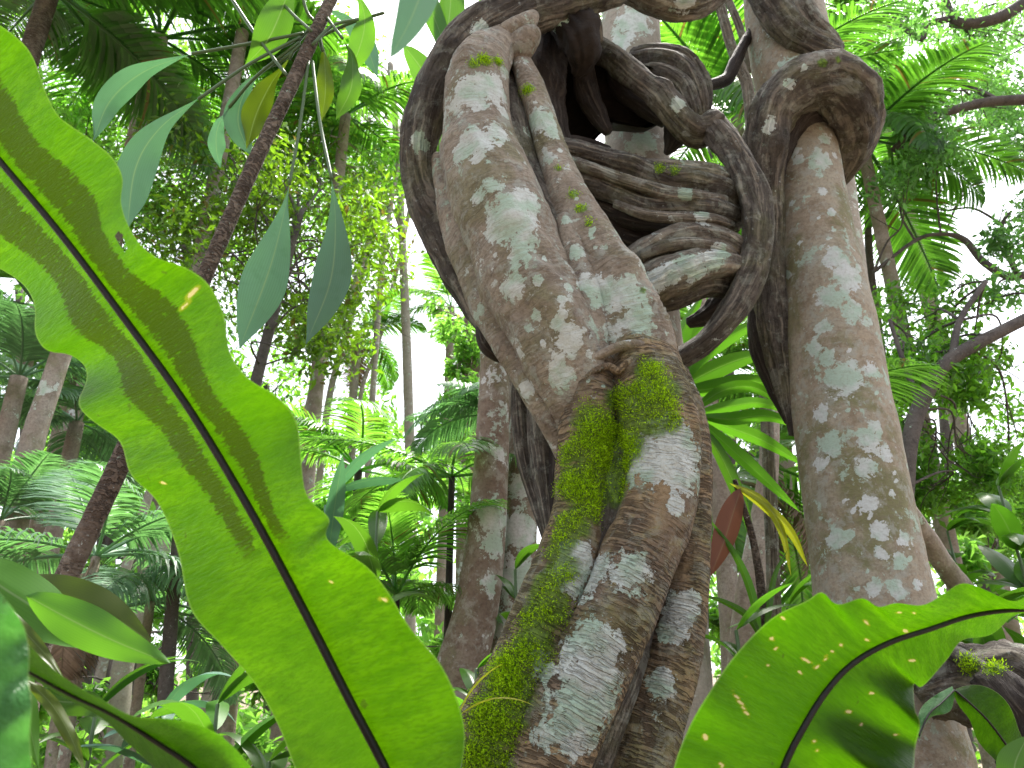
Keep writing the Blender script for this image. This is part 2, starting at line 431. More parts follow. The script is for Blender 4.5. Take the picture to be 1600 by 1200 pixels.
M['olive_leaf'] = leafmat('olive_leaf', (.05, .075, .008), (.09, .15, .004), var=.2, fac=.5, vein=.3, island=False)
M['yellow_leaf'] = leafmat('yellowing_leaf', (.22, .24, .02), (.5, .55, .02), var=.2, fac=.5, vein=.4, island=False)
M['dead_leaf'] = leafmat('dead_red_leaf', (.14, .055, .033), (.16, .06, .03), var=.1, fac=.3, rough=.6, vein=.15, island=False)
M['fan_leaf'] = leafmat('fan_palm_leaf', (.035, .10, .013), (.10, .29, .012), var=.25, fac=.55, rough=.3, vein=.3, island=False)
M['palm_dark'] = leafmat('dark_palm_leaflet', (.04, .10, .03), (.13, .36, .02), var=.35, fac=.5, rough=.3, dead=.03)
M['palm_silver'] = leafmat('silvery_palm_leaflet', (.125, .225, .14), (.14, .34, .08), var=.3, fac=.4, rough=.4, spec=.32)
M['palm_mid'] = leafmat('green_palm_leaflet', (.06, .15, .035), (.19, .46, .035), var=.35, fac=.5, rough=.32, dead=.04)
M['palm_dead'] = leafmat('dead_palm_leaflet', (.20, .145, .105), (.18, .12, .07), var=.3, fac=.3, rough=.6)
M['rachis'] = leafmat('palm_rachis', (.13, .17, .05), (.1, .1, .02), var=.1, fac=.1)
M['petiole'] = leafmat('green_petiole', (.06, .11, .04), (.1, .15, .02), var=.1, fac=.1)
M['crown_olive'] = leafmat('olive_canopy_leaf', (.05, .10, .012), (.20, .40, .012), var=.5, fac=.5, rough=.35, dead=.05)
M['crown_green'] = leafmat('green_canopy_leaf', (.06, .14, .03), (.24, .58, .03), var=.5, fac=.5, rough=.35)
M['crown_cool'] = leafmat('cool_canopy_leaf', (.07, .15, .06), (.22, .54, .08), var=.45, fac=.45, rough=.35)
M['crown_bright'] = leafmat('bright_canopy_leaf', (.085, .19, .04), (.29, .64, .07), var=.45, fac=.55, rough=.35)
M['moss'] = leafmat('moss_tuft', (.25, .41, .010), (.42, .68, .008), var=.5, fac=.4, rough=.7, spec=.1)

# ------------------------------------------------------------------ world, sun, camera
SUN_EL, SUN_AZ = R_(68), R_(25)       # in front of the camera, a little to the right
w = bpy.data.worlds.new('World'); scene.world = w; w.use_nodes = True
nt = w.node_tree; nt.nodes.clear()
sky = nt.nodes.new('ShaderNodeTexSky'); sky.sky_type = 'NISHITA'; sky.sun_disc = False
sky.sun_elevation = SUN_EL; sky.sun_rotation = SUN_AZ; sky.air_density = 1.0; sky.dust_density = 4.0; sky.ozone_density = .6
hs = nt.nodes.new('ShaderNodeHueSaturation'); hs.inputs['Saturation'].default_value = .35
bg = nt.nodes.new('ShaderNodeBackground'); bg.inputs[1].default_value = .105
ow = nt.nodes.new('ShaderNodeOutputWorld')
nt.links.new(sky.outputs[0], hs.inputs['Color']); nt.links.new(hs.outputs[0], bg.inputs[0]); nt.links.new(bg.outputs[0], ow.inputs[0])
sl = bpy.data.lights.new('sun', 'SUN'); sl.energy = 2.6; sl.angle = R_(7); sl.color = (1, .95, .87)
so = bpy.data.objects.new('sun', sl); COL.objects.link(so)
so.rotation_euler = (R_(90) - SUN_EL, 0, math.pi - SUN_AZ)
cam = bpy.data.cameras.new('camera'); co = bpy.data.objects.new('camera', cam); COL.objects.link(co)
co.location = (0, 0, CAMZ); co.rotation_euler = (R_(90) + PITCH, 0, 0)
cam.sensor_width = 36; cam.lens = 36 * F / 1600; cam.clip_start = .02; cam.clip_end = 500
cam.dof.use_dof = True; cam.dof.focus_distance = 1.7; cam.dof.aperture_fstop = 10
scene.camera = co
scene.view_settings.view_transform = 'Standard'; scene.view_settings.look = 'None'
scene.view_settings.exposure = 2.32; scene.view_settings.gamma = 1.0
scene.cycles.max_bounces = 8; scene.cycles.transmission_bounces = 6; scene.cycles.diffuse_bounces = 4

# ------------------------------------------------------------------ ground
def ground_mat():
    m, nt = nodes('leaf_litter'); L = nt.links.new
    tc = N_(nt, 'ShaderNodeTexCoord').outputs['Object']
    a = noise_(nt, tc, 1.3, 6, .6); b_ = noise_(nt, tc, 14, 6, .7)
    vo = N_(nt, 'ShaderNodeTexVoronoi', Scale=22.0); L(tc, vo.inputs['Vector'])
    hs = N_(nt, 'ShaderNodeSeparateColor'); L(vo.outputs['Color'], hs.inputs[0])
    col = mix_(nt, smooth_(nt, hs.outputs[0], .2, .8), (.10, .065, .045), (.26, .19, .14))
    col = mix_(nt, math_(nt, 'MULTIPLY', smooth_(nt, b_, .45, .65), .7), col, (.05, .035, .025))
    col = mix_(nt, math_(nt, 'MULTIPLY', smooth_(nt, a, .5, .65), .6), col, (.06, .10, .02))
    bp = N_(nt, 'ShaderNodeBump', Strength=.8, Distance=.05); L(hs.outputs[0], bp.inputs['Height'])
    b = N_(nt, 'ShaderNodeBsdfPrincipled', Roughness=.9); L(col, b.inputs['Base Color']); L(bp.outputs[0], b.inputs['Normal'])
    o = N_(nt, 'ShaderNodeOutputMaterial'); L(b.outputs[0], o.inputs[0]); return m
g = Geo()
xs = np.concatenate([np.linspace(-120, -16, 14), np.linspace(-14, 14, 70), np.linspace(16, 120, 14)])
ys = np.concatenate([np.linspace(-60, -4, 10), np.linspace(-3, 25, 80), np.linspace(27, 140, 16)])
VV = np.array([[x, y, gz(x, y)] for y in ys for x in xs])
VV[:, 2] += .05 * fbm(VV * 1.7, 3)
g.add(VV, {4: grid_faces(len(ys), len(xs))})
go = link('ground', g.mesh('ground', ground_mat())); go['kind'] = 'structure'

# ------------------------------------------------------------------ attribute blobs on bark (lichen, moss)
def blob_centres(V, blobs):
    x, y, d = proj(V); out = []
    for (bx, by, br) in blobs:
        q = (x - bx) ** 2 + (y - by) ** 2
        ok = np.where(q < 14 ** 2)[0]
        i = ok[np.argmin(d[ok])] if len(ok) else int(np.argmin(q + 1e3 * (d - d.min())))
        out.append((V[i], br * d[i] / F))
    return out
def blob_field(V, cs):
    a = np.zeros(len(V))
    for c, r in cs:
        a = np.maximum(a, np.clip(1.3 * (1 - np.linalg.norm(V - c, axis=1) / (r * 1.4)), 0, 1))
    return a
def tufts(V, Nn, field, count, size, thr=.35):
    """little moss leaves standing on the bark"""
    g = Geo()
    nz = fbm(V * 17, 3)
    wgt = np.clip(field * .8 + .95 * nz - .12, 0, 1) ** 1.3; wgt[field < .03] = 0
    if wgt.sum() < 1e-6: return None
    i = rng.choice(len(V), count, p=wgt / wgt.sum())
    p = V[i] + rng.normal(0, .006, (count, 3)); nn = Nn[i]
    p = p + nn * (.004 * np.clip(field[i] * (.5 + nz[i]), 0, 1))[:, None]
    d = unit(nn * .75 + rng.normal(0, .55, (count, 3)) + np.array((0, 0, .25)))
    sd = unit(np.cross(d, rng.normal(0, 1, (count, 3))))
    s = size * (rng.uniform(.5, 1.5, count) * (.45 + .7 * np.clip(field[i], 0, 1)))[:, None]
    v = np.stack([p - sd * s * .22, p + sd * s * .22, p + d * s], 1).reshape(-1, 3)
    g.add(v, {3: np.arange(count * 3).reshape(-1, 3)})
    return g
def vnormals(V, geo):
    nn = np.zeros_like(V)
    for k in (3, 4):
        for q in geo.f[k]:
            n = np.cross(V[q[:, 1]] - V[q[:, 0]], V[q[:, 2]] - V[q[:, 0]])
            for c in range(k): np.add.at(nn, q[:, c], n)
    return unit(nn)

def woody_thing(name, label, cat, loc, strands, lichen=(), moss=(), tuft=0, tsize=.012):
    """strands: (part name, material key, ctrl, kwargs, label)"""
    t = thing(name, label, cat, loc)
    gs = []
    for st in strands:
        g = Geo(); strand_px(g, st[2], **st[3]); gs.append(g)
    allV = np.vstack([g.V() for g in gs])
    lc, mc = blob_centres(allV, lichen), blob_centres(allV, moss)
    objs = []
    fields = [blob_field(g.V(), mc) if mc else np.zeros(g.n) for g in gs]
    tot = sum(f.sum() for f in fields) + 1e-9
    for st, g, fm in zip(strands, gs, fields):
        V = g.V()
        g.at['lich'] = [blob_field(V, lc) if lc else np.zeros(len(V))]
        g.at['moss'] = [fm]
        o = part(st[0], g, M[st[1]], t, label=st[4] if len(st) > 4 else None)
        objs.append(o)
        n = int(tuft * fm.sum() / tot)
        if n > 60:
            nn = vnormals(V, g)
            c0 = V.mean(0); 
            tg = tufts(V, nn * TUFT_SIGN, fm, n, tsize)
            if tg: part('moss', tg, M['moss'], o, smooth=False)['kind'] = 'stuff'
    return t, objs
TUFT_SIGN = 1.0
_g = Geo(); tube(_g, [(0, 0, 0), (0, 0, .5), (0, 0, 1)], [.1, .1, .1], 12)
_n = vnormals(_g.V(), _g); _v = _g.V()
TUFT_SIGN = 1.0 if np.sum(_n[20:30, :2] * _v[20:30, :2]) > 0 else -1.0

# ------------------------------------------------------------------ the great twisted liana
ms = dict(segs=96, step=.007, flute=.085, ffreq=1.5, twist=2.2)
liana = [
 ('strand', 'liana', [(839, 30, 2.12, 15), (815, 52, 2.08, 18.8), (782, 72, 2.03, 28.2), (753, 104, 2, 44.2), (746, 150, 2, 49.8), (747, 200, 2, 54.5), (756, 255, 1.99, 63.9), (785, 340, 1.97, 71.4), (821, 430, 1.96, 71.4), (855, 500, 1.96, 71.4), (887, 570, 1.97, 65.8), (912, 640, 2, 52.6), (922, 710, 2.05, 37.6)],
  dict(ms, lobes=((2, .05, 2.2, .4), (5, .022, 3.0, 1)), rough=.075, rscale=7, rings=((.26, .022, .016, .045), (.93, .02, .014, .05)), knots=((.40, 2.4, -.02, .05), (.70, 3.6, .018, .05)))),
 ('strand', 'liana', [(813, 95, 2.05, 16.2), (831, 140, 2.04, 22), (846, 185, 2.03, 23), (864, 245, 2.02, 26), (891, 320, 2, 34.2), (927, 395, 1.98, 44.1), (957, 455, 1.97, 52.2), (983, 515, 1.97, 57.6), (997, 570, 1.98, 55.8), (1005, 620, 2.02, 45)],
  dict(ms, lobes=((2, .06, 3.5, 1.4), (3, .04, -2, .2)), rough=.075, rscale=8, rings=((.84, .03, .018, .05),), knots=((.74, 1.0, .02, .05),))),
 ('strand', 'liana', [(690, 250, 2.14, 18), (708, 330, 2.12, 24), (742, 420, 2.08, 28), (778, 500, 2.05, 30), (818, 570, 2.03, 30), (852, 630, 2.03, 28), (880, 690, 2.06, 24), (900, 740, 2.1, 20)],
  dict(ms, segs=40, rough=.1, rscale=9, lobes=((3, .08, 5, 0),))),
 ('strand', 'liana', [(880, 340, 1.945, 12), (898, 400, 1.93, 20), (918, 470, 1.92, 24), (930, 540, 1.925, 22), (934, 600, 1.96, 16)],
  dict(ms, segs=40, rough=.1, rscale=9)),
 ('strand', 'liana_low', [(1015, 515, 2.03, 36), (1006, 556, 1.97, 52.2), (1012, 600, 1.95, 59.4), (1028, 660, 1.93, 64.8), (1034, 730, 1.92, 61.2), (1024, 800, 1.91, 59.4), (1002, 860, 1.905, 59.4), (972, 935, 1.9, 61.2), (935, 1010, 1.89, 64.8), (902, 1080, 1.885, 66.6), (872, 1150, 1.88, 66.6), (846, 1230, 1.88, 72), (810, 1400, 1.88, 90), (790, 1600, 1.9, 135), (770, 2400, 1.9, 220)],
  dict(ms, lobes=((2, .05, 3.0, .8), (3, .03, -3, 0)), rough=.06, rscale=7, rings=((.045, .03, .016, .04), (.5, .006, .012, .5)))),
 ('strand', 'liana_low', [(947, 540, 2, 22.8), (931, 580, 1.96, 36.1), (923, 640, 1.95, 43.7), (915, 710, 1.95, 43.7), (911, 780, 1.95, 43.7), (895, 860, 1.94, 47.5), (869, 930, 1.93, 49.4), (839, 1000, 1.93, 49.4), (805, 1070, 1.92, 51.3), (769, 1140, 1.91, 55.1), (735, 1220, 1.91, 60.8), (687, 1400, 1.92, 85.5), (657, 1600, 1.95, 123.5), (640, 2400, 1.95, 190)],
  dict(ms, lobes=((3, .05, 3.0, .3),), rough=.085, rscale=8, rings=((.05, .04, .015, .04),))),
 ('strand', 'liana_low', [(1057, 580, 2.06, 19), (1075, 650, 2.05, 28.5), (1083, 730, 2.05, 30.4), (1081, 810, 2.05, 31.3), (1072, 900, 2.04, 38), (1057, 985, 2.03, 43.7), (1035, 1070, 2.02, 47.5), (1009, 1150, 2.01, 49.4), (990, 1230, 2, 55.1), (965, 1400, 2, 76), (950, 1600, 2, 114)],
  dict(ms, lobes=((2, .06, 3.0, 2.0),), rough=.08, rscale=8)),
 ('strand', 'vine_dark', [(806, 120, 2.12, 18), (812, 180, 2.11, 24), (826, 240, 2.1, 26), (850, 310, 2.08, 24)], dict(segs=40, step=.01, rough=.1)),  # dark strand painted as the shaded slit between the upper strands
 ('strand', 'vine', [(790, 110, 2.14, 20), (792, 190, 2.08, 34), (815, 280, 2.07, 40), (862, 380, 2.05, 48), (905, 470, 2.04, 56), (945, 560, 2.04, 60), (975, 640, 2.03, 62), (985, 740, 2.0, 66), (970, 830, 1.99, 66), (945, 920, 1.98, 62), (905, 1010, 1.97, 62), (870, 1090, 1.965, 66), (830, 1180, 1.96, 74), (780, 1400, 1.97, 100)], dict(ms, segs=48, rough=.06)),  # darker core strand, shade put into the grooves by its colour
 ('strand', 'vine', [(1040, 700, 2.1, 30), (1035, 850, 2.07, 34), (1010, 960, 2.05, 38), (980, 1050, 2.03, 42), (945, 1130, 2.02, 48), (910, 1230, 2.02, 60), (870, 1450, 2.02, 100)], dict(ms, segs=40, rough=.06)),
 ('lip', 'liana', [(902, 590, 1.90, 4.8), (918, 566, 1.885, 6.8), (944, 552, 1.872, 7.5), (975, 540, 1.868, 8.2), (1005, 541, 1.872, 8.8), (1034, 554, 1.89, 7.5), (1054, 580, 1.94, 5.4)], dict(segs=32, step=.006, rough=.22, rscale=16, flute=.15)),
 ('lip', 'liana_low', [(900, 606, 1.90, 4.1), (922, 584, 1.88, 5.4), (950, 572, 1.87, 6.1), (966, 580, 1.868, 6.1), (984, 566, 1.866, 6.1), (1020, 566, 1.872, 6.1), (1052, 596, 1.925, 4.8)], dict(segs=28, step=.006, rough=.2, rscale=16)),
 ('stub', 'liana', [(772, 62, 2.02, 14), (800, 48, 2.0, 18), (824, 34, 1.99, 15), (834, 24, 2.0, 9)], dict(segs=28, step=.01, rough=.12, rscale=12)),
 ('stub', 'liana', [(790, 95, 2.06, 20), (810, 74, 2.02, 24), (826, 58, 2.0, 20), (832, 50, 2.0, 14)], dict(segs=28, step=.01, rough=.12, rscale=12)),
]
LICH = [(735, 135, 34), (780, 130, 34), (735, 205, 32), (785, 195, 22), (715, 225, 22), (800, 320, 44), (765, 350, 28), (832, 300, 26), (826, 362, 22), (770, 275, 16), (735, 300, 14), (800, 385, 16), (790, 440, 22), (836, 175, 24), (940, 440, 26), (965, 455, 34), (990, 485, 28), (985, 425, 14), (900, 380, 14), (1000, 708, 46), (1058, 686, 48), (1080, 730, 36), (1045, 735, 14), (985, 880, 34), (958, 890, 18), (915, 885, 42), (900, 862, 30), (928, 1000, 52), (930, 1060, 54), (885, 1110, 54), (940, 1095, 34), (845, 1135, 24), (905, 1140, 28), (848, 1035, 20), (1066, 935, 30), (1046, 970, 24), (1020, 1060, 24), (850, 1020, 16), (1070, 780, 16), (810, 610, 14), (880, 520, 26), (860, 590, 22)]
_rs = random.Random(9)
for _k in range(60):
    _y = _rs.uniform(110, 600); _c = 735 + .36 * (_y - 100); LICH.append((_c + _rs.uniform(-55, 110), _y, 3.5 + 10 * _rs.random() ** 2.2))
MOSS = [(1040, 592, 32), (1052, 645, 24), (945, 690, 34), (930, 725, 34), (990, 640, 36), (975, 690, 28), (960, 620, 30), (1015, 650, 26), (872, 830, 26), (880, 800, 24), (862, 850, 24), (845, 905, 28), (880, 700, 26), (1010, 570, 26), (1040, 615, 24), (935, 790, 22), (820, 960, 26), (790, 1030, 30), (750, 1100, 34), (1000, 605, 44), (1030, 595, 36), (975, 640, 36), (930, 650, 40), (960, 670, 38), (900, 690, 34), (920, 760, 42), (960, 745, 32), (895, 800, 30), (868, 880, 32), (852, 940, 36), (830, 1000, 38), (800, 1060, 44), (770, 1120, 50), (740, 1180, 56), (1045, 640, 22), (890, 740, 38), (940, 710, 40), (745, 86, 12), (762, 82, 13), (788, 86, 9), (902, 290, 9), (910, 312, 9), (920, 335, 8), (862, 255, 6), (968, 720, 22), (720, 1230, 50), (815, 130, 10), (1006, 440, 5)]
t_liana, _ = woody_thing('twisted_liana', 'huge twisted liana of rope-like strands with white lichen and bright moss, rising through the centre', 'liana',
    (P(850, 1500, 1.9)[0], 1.95, 0), liana, LICH, MOSS, tuft=40000, tsize=.0055)

# ------------------------------------------------------------------ vines coiling behind it
vk = dict(segs=72, step=.008, flute=.17, ffreq=1.35)
woody_thing('arching_vine', 'dark thick vine arching from the top over the left side of the twisted liana', 'vine', P(650, 260, 2.15), [
 ('strand', 'vine', [(1010, -60, 2.1, 30), (930, -18, 2.08, 32), (870, 4, 2.06, 32), (815, 20, 2.05, 34), (755, 50, 2.06, 37), (705, 98, 2.08, 36), (672, 160, 2.1, 33), (655, 220, 2.13, 27), (653, 270, 2.16, 24), (668, 318, 2.18, 28), (698, 372, 2.18, 32), (728, 430, 2.17, 30), (762, 490, 2.16, 26), (800, 550, 2.15, 22), (830, 610, 2.15, 18)],
  dict(vk, lobes=((2, .10, 4, 0), (4, .06, 6, 0)), rough=.09, rscale=8)),
 ('strand', 'vine_dark', [(642, 205, 2.2, 8), (640, 260, 2.2, 13), (652, 310, 2.22, 17), (684, 370, 2.24, 24), (716, 430, 2.24, 24), (750, 490, 2.24, 20), (790, 550, 2.24, 16)], dict(vk, segs=28, rough=.1)),
], lichen=[(650, 215, 16), (760, 40, 14)])
woody_thing('curled_tendril', 'small dark curled vine loop poking out left of the twisted liana', 'vine', P(775, 545, 2.2), [
 ('strand', 'vine_dark', [(800, 558, 2.2, 10), (780, 553, 2.16, 13), (762, 540, 2.14, 14), (755, 516, 2.14, 12), (764, 496, 2.17, 11), (785, 490, 2.22, 10), (800, 500, 2.25, 9)], dict(segs=24, step=.006, rough=.1, rscale=14))])
woody_thing('hanging_vine', 'dark fluted vine hanging beside the left flank of the twisted liana', 'vine', P(840, 900, 2.2), [
 ('strand', 'vine', [(812, 570, 2.24, 10), (812, 640, 2.23, 14), (820, 720, 2.22, 13), (840, 790, 2.2, 11), (858, 850, 2.18, 9)], dict(segs=28, step=.01, rough=.1)),
 ('strand', 'vine', [(838, 590, 2.22, 16), (845, 660, 2.2, 24), (850, 720, 2.19, 24), (858, 790, 2.17, 17), (864, 850, 2.16, 10)], dict(segs=32, step=.01, rough=.08, lobes=((3, .1, 3, 0),))),
 ('strand', 'vine_dark', [(868, 640, 2.2, 14), (872, 720, 2.17, 20), (868, 800, 2.16, 16), (855, 880, 2.2, 9), (838, 960, 2.24, 8), (825, 1040, 2.28, 8), (815, 1300, 2.3, 9)], dict(segs=28, step=.012, rough=.08)),
])
woody_thing('looped_vine', 'ribbed brown vine bowed in a wide loop between the coil and the right trunk', 'vine', P(1190, 360, 2.35), [
 ('strand', 'vine', [(925, 70, 2.34, 18), (965, 95, 2.3, 20), (1005, 128, 2.27, 19), (1040, 160, 2.26, 20), (1070, 196, 2.28, 22), (1090, 205, 2.3, 22), (1118, 192, 2.3, 20)], dict(vk, segs=36, rough=.14, rscale=9, lobes=((3, .1, 5, 0),), knots=((.98, 1.5, .03, .03), (.6, 1, .02, .04)))),
 ('strand', 'vine', [(1112, 182, 2.3, 16), (1126, 212, 2.29, 24), (1152, 248, 2.28, 24), (1176, 300, 2.27, 25), (1184, 360, 2.27, 25), (1174, 425, 2.28, 24), (1146, 485, 2.3, 22), (1105, 532, 2.33, 18), (1060, 562, 2.37, 16), (1020, 585, 2.4, 14)], dict(vk, lobes=((4, .11, 5, 0), (2, .08, 2, 1)), rough=.09, rscale=9)),
 ('strand', 'vine_pale', [(1122, 190, 2.27, 10), (1150, 228, 2.25, 12), (1180, 280, 2.24, 12), (1196, 340, 2.24, 11), (1192, 405, 2.25, 10), (1166, 465, 2.27, 8)], dict(vk, segs=24, rough=.12)),
 ('strand', 'vine_dark', [(1160, 420, 2.4, 20), (1140, 460, 2.42, 24), (1110, 490, 2.44, 16), (1075, 505, 2.46, 8)], dict(vk, segs=28, rough=.1)),
], lichen=[(1060, 150, 12)])
# coil with a hollow, burl-like hood
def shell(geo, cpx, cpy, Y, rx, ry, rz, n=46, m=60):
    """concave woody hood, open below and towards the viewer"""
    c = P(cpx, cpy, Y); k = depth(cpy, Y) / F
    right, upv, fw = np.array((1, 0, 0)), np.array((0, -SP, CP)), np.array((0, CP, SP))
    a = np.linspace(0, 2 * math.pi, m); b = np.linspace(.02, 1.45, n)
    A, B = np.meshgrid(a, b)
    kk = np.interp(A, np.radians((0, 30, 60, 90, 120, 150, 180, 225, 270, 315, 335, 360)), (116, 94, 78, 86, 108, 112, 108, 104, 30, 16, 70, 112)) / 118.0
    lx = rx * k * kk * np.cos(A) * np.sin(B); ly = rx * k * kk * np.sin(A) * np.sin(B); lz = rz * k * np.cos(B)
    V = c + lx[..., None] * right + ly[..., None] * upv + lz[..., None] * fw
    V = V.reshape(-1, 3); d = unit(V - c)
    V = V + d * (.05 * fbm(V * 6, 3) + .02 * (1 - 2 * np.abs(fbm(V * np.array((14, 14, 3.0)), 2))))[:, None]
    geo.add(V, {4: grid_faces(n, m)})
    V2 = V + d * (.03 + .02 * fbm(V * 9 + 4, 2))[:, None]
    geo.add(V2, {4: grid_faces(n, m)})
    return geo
t_coil, _ = woody_thing('coiled_vine', 'grey-brown vine coiled in thick parallel folds around the middle trunk, with a dark hollow above', 'vine', P(1040, 320, 2.4), [
 ('strand', 'vine', [(850, 222, 2.2, 14), (885, 234, 2.22, 18), (930, 246, 2.24, 20), (985, 262, 2.24, 22), (1035, 282, 2.24, 22), (1085, 290, 2.25, 22), (1125, 300, 2.28, 20), (1148, 322, 2.36, 18), (1130, 340, 2.5, 16)], dict(vk, lobes=((3, .12, 4, 0),), rough=.1, rscale=9)),
 ('strand', 'vine', [(880, 262, 2.22, 14), (915, 284, 2.24, 17), (965, 304, 2.24, 18), (1010, 322, 2.24, 18), (1060, 322, 2.24, 20), (1105, 326, 2.25, 20), (1140, 336, 2.3, 16), (1150, 345, 2.4, 14)], dict(vk, rough=.09, rscale=9, lobes=((2, .08, 5, 1),))),
 ('strand', 'vine_pale', [(985, 258, 2.3, 10), (1030, 264, 2.28, 16), (1075, 270, 2.28, 20), (1115, 282, 2.3, 22), (1148, 300, 2.36, 18), (1155, 330, 2.5, 16)], dict(vk, rough=.12, rscale=10, lobes=((3, .1, 6, 0),))),
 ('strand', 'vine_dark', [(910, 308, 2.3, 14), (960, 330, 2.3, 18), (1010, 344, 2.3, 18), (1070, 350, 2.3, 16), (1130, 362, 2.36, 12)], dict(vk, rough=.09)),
 ('strand', 'vine_pale', [(955, 430, 2.3, 16), (990, 410, 2.27, 24), (1030, 388, 2.25, 27), (1075, 370, 2.24, 24), (1115, 372, 2.25, 21), (1146, 388, 2.29, 19), (1160, 412, 2.38, 18), (1140, 430, 2.52, 18)], dict(vk, lobes=((3, .08, 4, 1),), rough=.08, rscale=9)),
 ('strand', 'vine_pale', [(970, 460, 2.28, 22), (1010, 446, 2.25, 30), (1050, 428, 2.235, 32), (1090, 414, 2.235, 28), (1125, 412, 2.26, 25), (1146, 424, 2.33, 22), (1140, 450, 2.46, 20)], dict(vk, lobes=((2, .08, 3, .5),), rough=.07, rscale=9)),
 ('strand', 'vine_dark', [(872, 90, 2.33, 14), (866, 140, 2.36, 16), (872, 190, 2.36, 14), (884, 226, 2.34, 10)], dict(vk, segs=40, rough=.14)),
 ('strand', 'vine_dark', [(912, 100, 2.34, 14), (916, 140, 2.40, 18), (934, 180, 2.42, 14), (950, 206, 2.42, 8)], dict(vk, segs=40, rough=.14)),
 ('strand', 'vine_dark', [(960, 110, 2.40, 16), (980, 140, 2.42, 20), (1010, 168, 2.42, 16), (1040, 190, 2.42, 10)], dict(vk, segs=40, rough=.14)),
 ('strand', 'vine_dark', [(840, 232, 2.34, 26), (900, 262, 2.36, 34), (970, 296, 2.38, 36), (1040, 316, 2.38, 36), (1110, 330, 2.42, 30), (1150, 350, 2.5, 16)], dict(vk, rough=.1)),  # this and the next: dark backing, painted shade between the folds
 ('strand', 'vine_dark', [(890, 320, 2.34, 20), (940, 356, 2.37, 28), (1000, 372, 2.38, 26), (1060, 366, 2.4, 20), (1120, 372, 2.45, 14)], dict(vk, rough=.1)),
 ('strand', 'vine_pale', [(868, 244, 2.185, 7), (920, 262, 2.185, 9), (980, 284, 2.19, 10), (1040, 302, 2.19, 11), (1090, 308, 2.205, 11), (1132, 314, 2.25, 9)], dict(vk, segs=32, rough=.12)),
 ('strand', 'vine_pale', [(960, 318, 2.2, 6), (1010, 336, 2.19, 8), (1060, 340, 2.195, 9), (1110, 342, 2.22, 9), (1142, 352, 2.3, 8)], dict(vk, segs=32, rough=.12)),
 ('strand', 'vine_pale', [(1000, 398, 2.2, 7), (1045, 384, 2.19, 9), (1090, 380, 2.195, 9), (1130, 388, 2.22, 9), (1150, 404, 2.28, 8)], dict(vk, segs=32, rough=.12)),
 ('strand', 'vine', [(990, 84, 2.52, 10), (1030, 80, 2.45, 13), (1072, 94, 2.41, 14), (1098, 130, 2.42, 13), (1102, 172, 2.46, 10)], dict(vk, segs=40, rough=.1)),
 ('strand', 'vine', [(1010, 128, 2.44, 10), (1036, 140, 2.35, 12), (1060, 164, 2.33, 12), (1070, 196, 2.36, 10)], dict(vk, segs=40, rough=.1)),
 ('strand', 'vine_dark', [(836, 200, 2.36, 20), (870, 226, 2.38, 20), (920, 232, 2.42, 14), (950, 236, 2.46, 8)], dict(vk, segs=40, rough=.1)),  # dark filler coloured as shade below the left of the hood
 ('strand', 'vine', [(1000, 470, 2.32, 18), (1050, 458, 2.3, 26), (1100, 440, 2.3, 24), (1135, 448, 2.36, 18)], dict(vk, rough=.08)),
 ('strand', 'vine', [(985, 96, 2.5, 14), (1030, 92, 2.42, 16), (1068, 108, 2.38, 17), (1090, 140, 2.38, 15), (1095, 175, 2.42, 12), (1085, 205, 2.48, 10)], dict(vk, lobes=((3, .1, 5, 0),), rough=.1)),
 ('strand', 'vine', [(1000, 112, 2.46, 12), (1035, 116, 2.38, 16), (1066, 136, 2.35, 16), (1082, 168, 2.36, 14), (1085, 196, 2.4, 11)], dict(vk, rough=.1)),
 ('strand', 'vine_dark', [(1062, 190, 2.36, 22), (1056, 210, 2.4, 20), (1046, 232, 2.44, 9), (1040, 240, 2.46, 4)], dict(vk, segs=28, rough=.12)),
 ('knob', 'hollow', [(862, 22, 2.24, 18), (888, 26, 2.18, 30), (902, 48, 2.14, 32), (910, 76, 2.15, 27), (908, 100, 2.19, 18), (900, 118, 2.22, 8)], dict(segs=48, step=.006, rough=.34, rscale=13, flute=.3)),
 ('knob', 'vine_pale', [(836, 70, 2.25, 16), (842, 38, 2.22, 20), (866, 16, 2.2, 18), (902, 10, 2.2, 14), (926, 30, 2.2, 12), (932, 66, 2.24, 11)], dict(segs=32, step=.008, rough=.12, rscale=10)),
 ('strand', 'vine_dark', [(850, 60, 2.3, 34), (838, 120, 2.32, 40), (842, 180, 2.32, 34), (862, 225, 2.32, 22)], dict(vk, rough=.1, lobes=((3, .1, 3, 0),))),
], lichen=[(855, 30, 22), (1082, 290, 12), (1095, 405, 26), (1060, 415, 22), (1125, 405, 16), (1020, 445, 20), (1130, 380, 14), (1110, 330, 14)], moss=[(1030, 250, 9), (1055, 252, 9)], tuft=300, tsize=.005)
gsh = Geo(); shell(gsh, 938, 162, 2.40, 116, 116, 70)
part('hollow', gsh, M['hollow'], t_coil, label='hollow under the coil, coloured black for the shade inside')

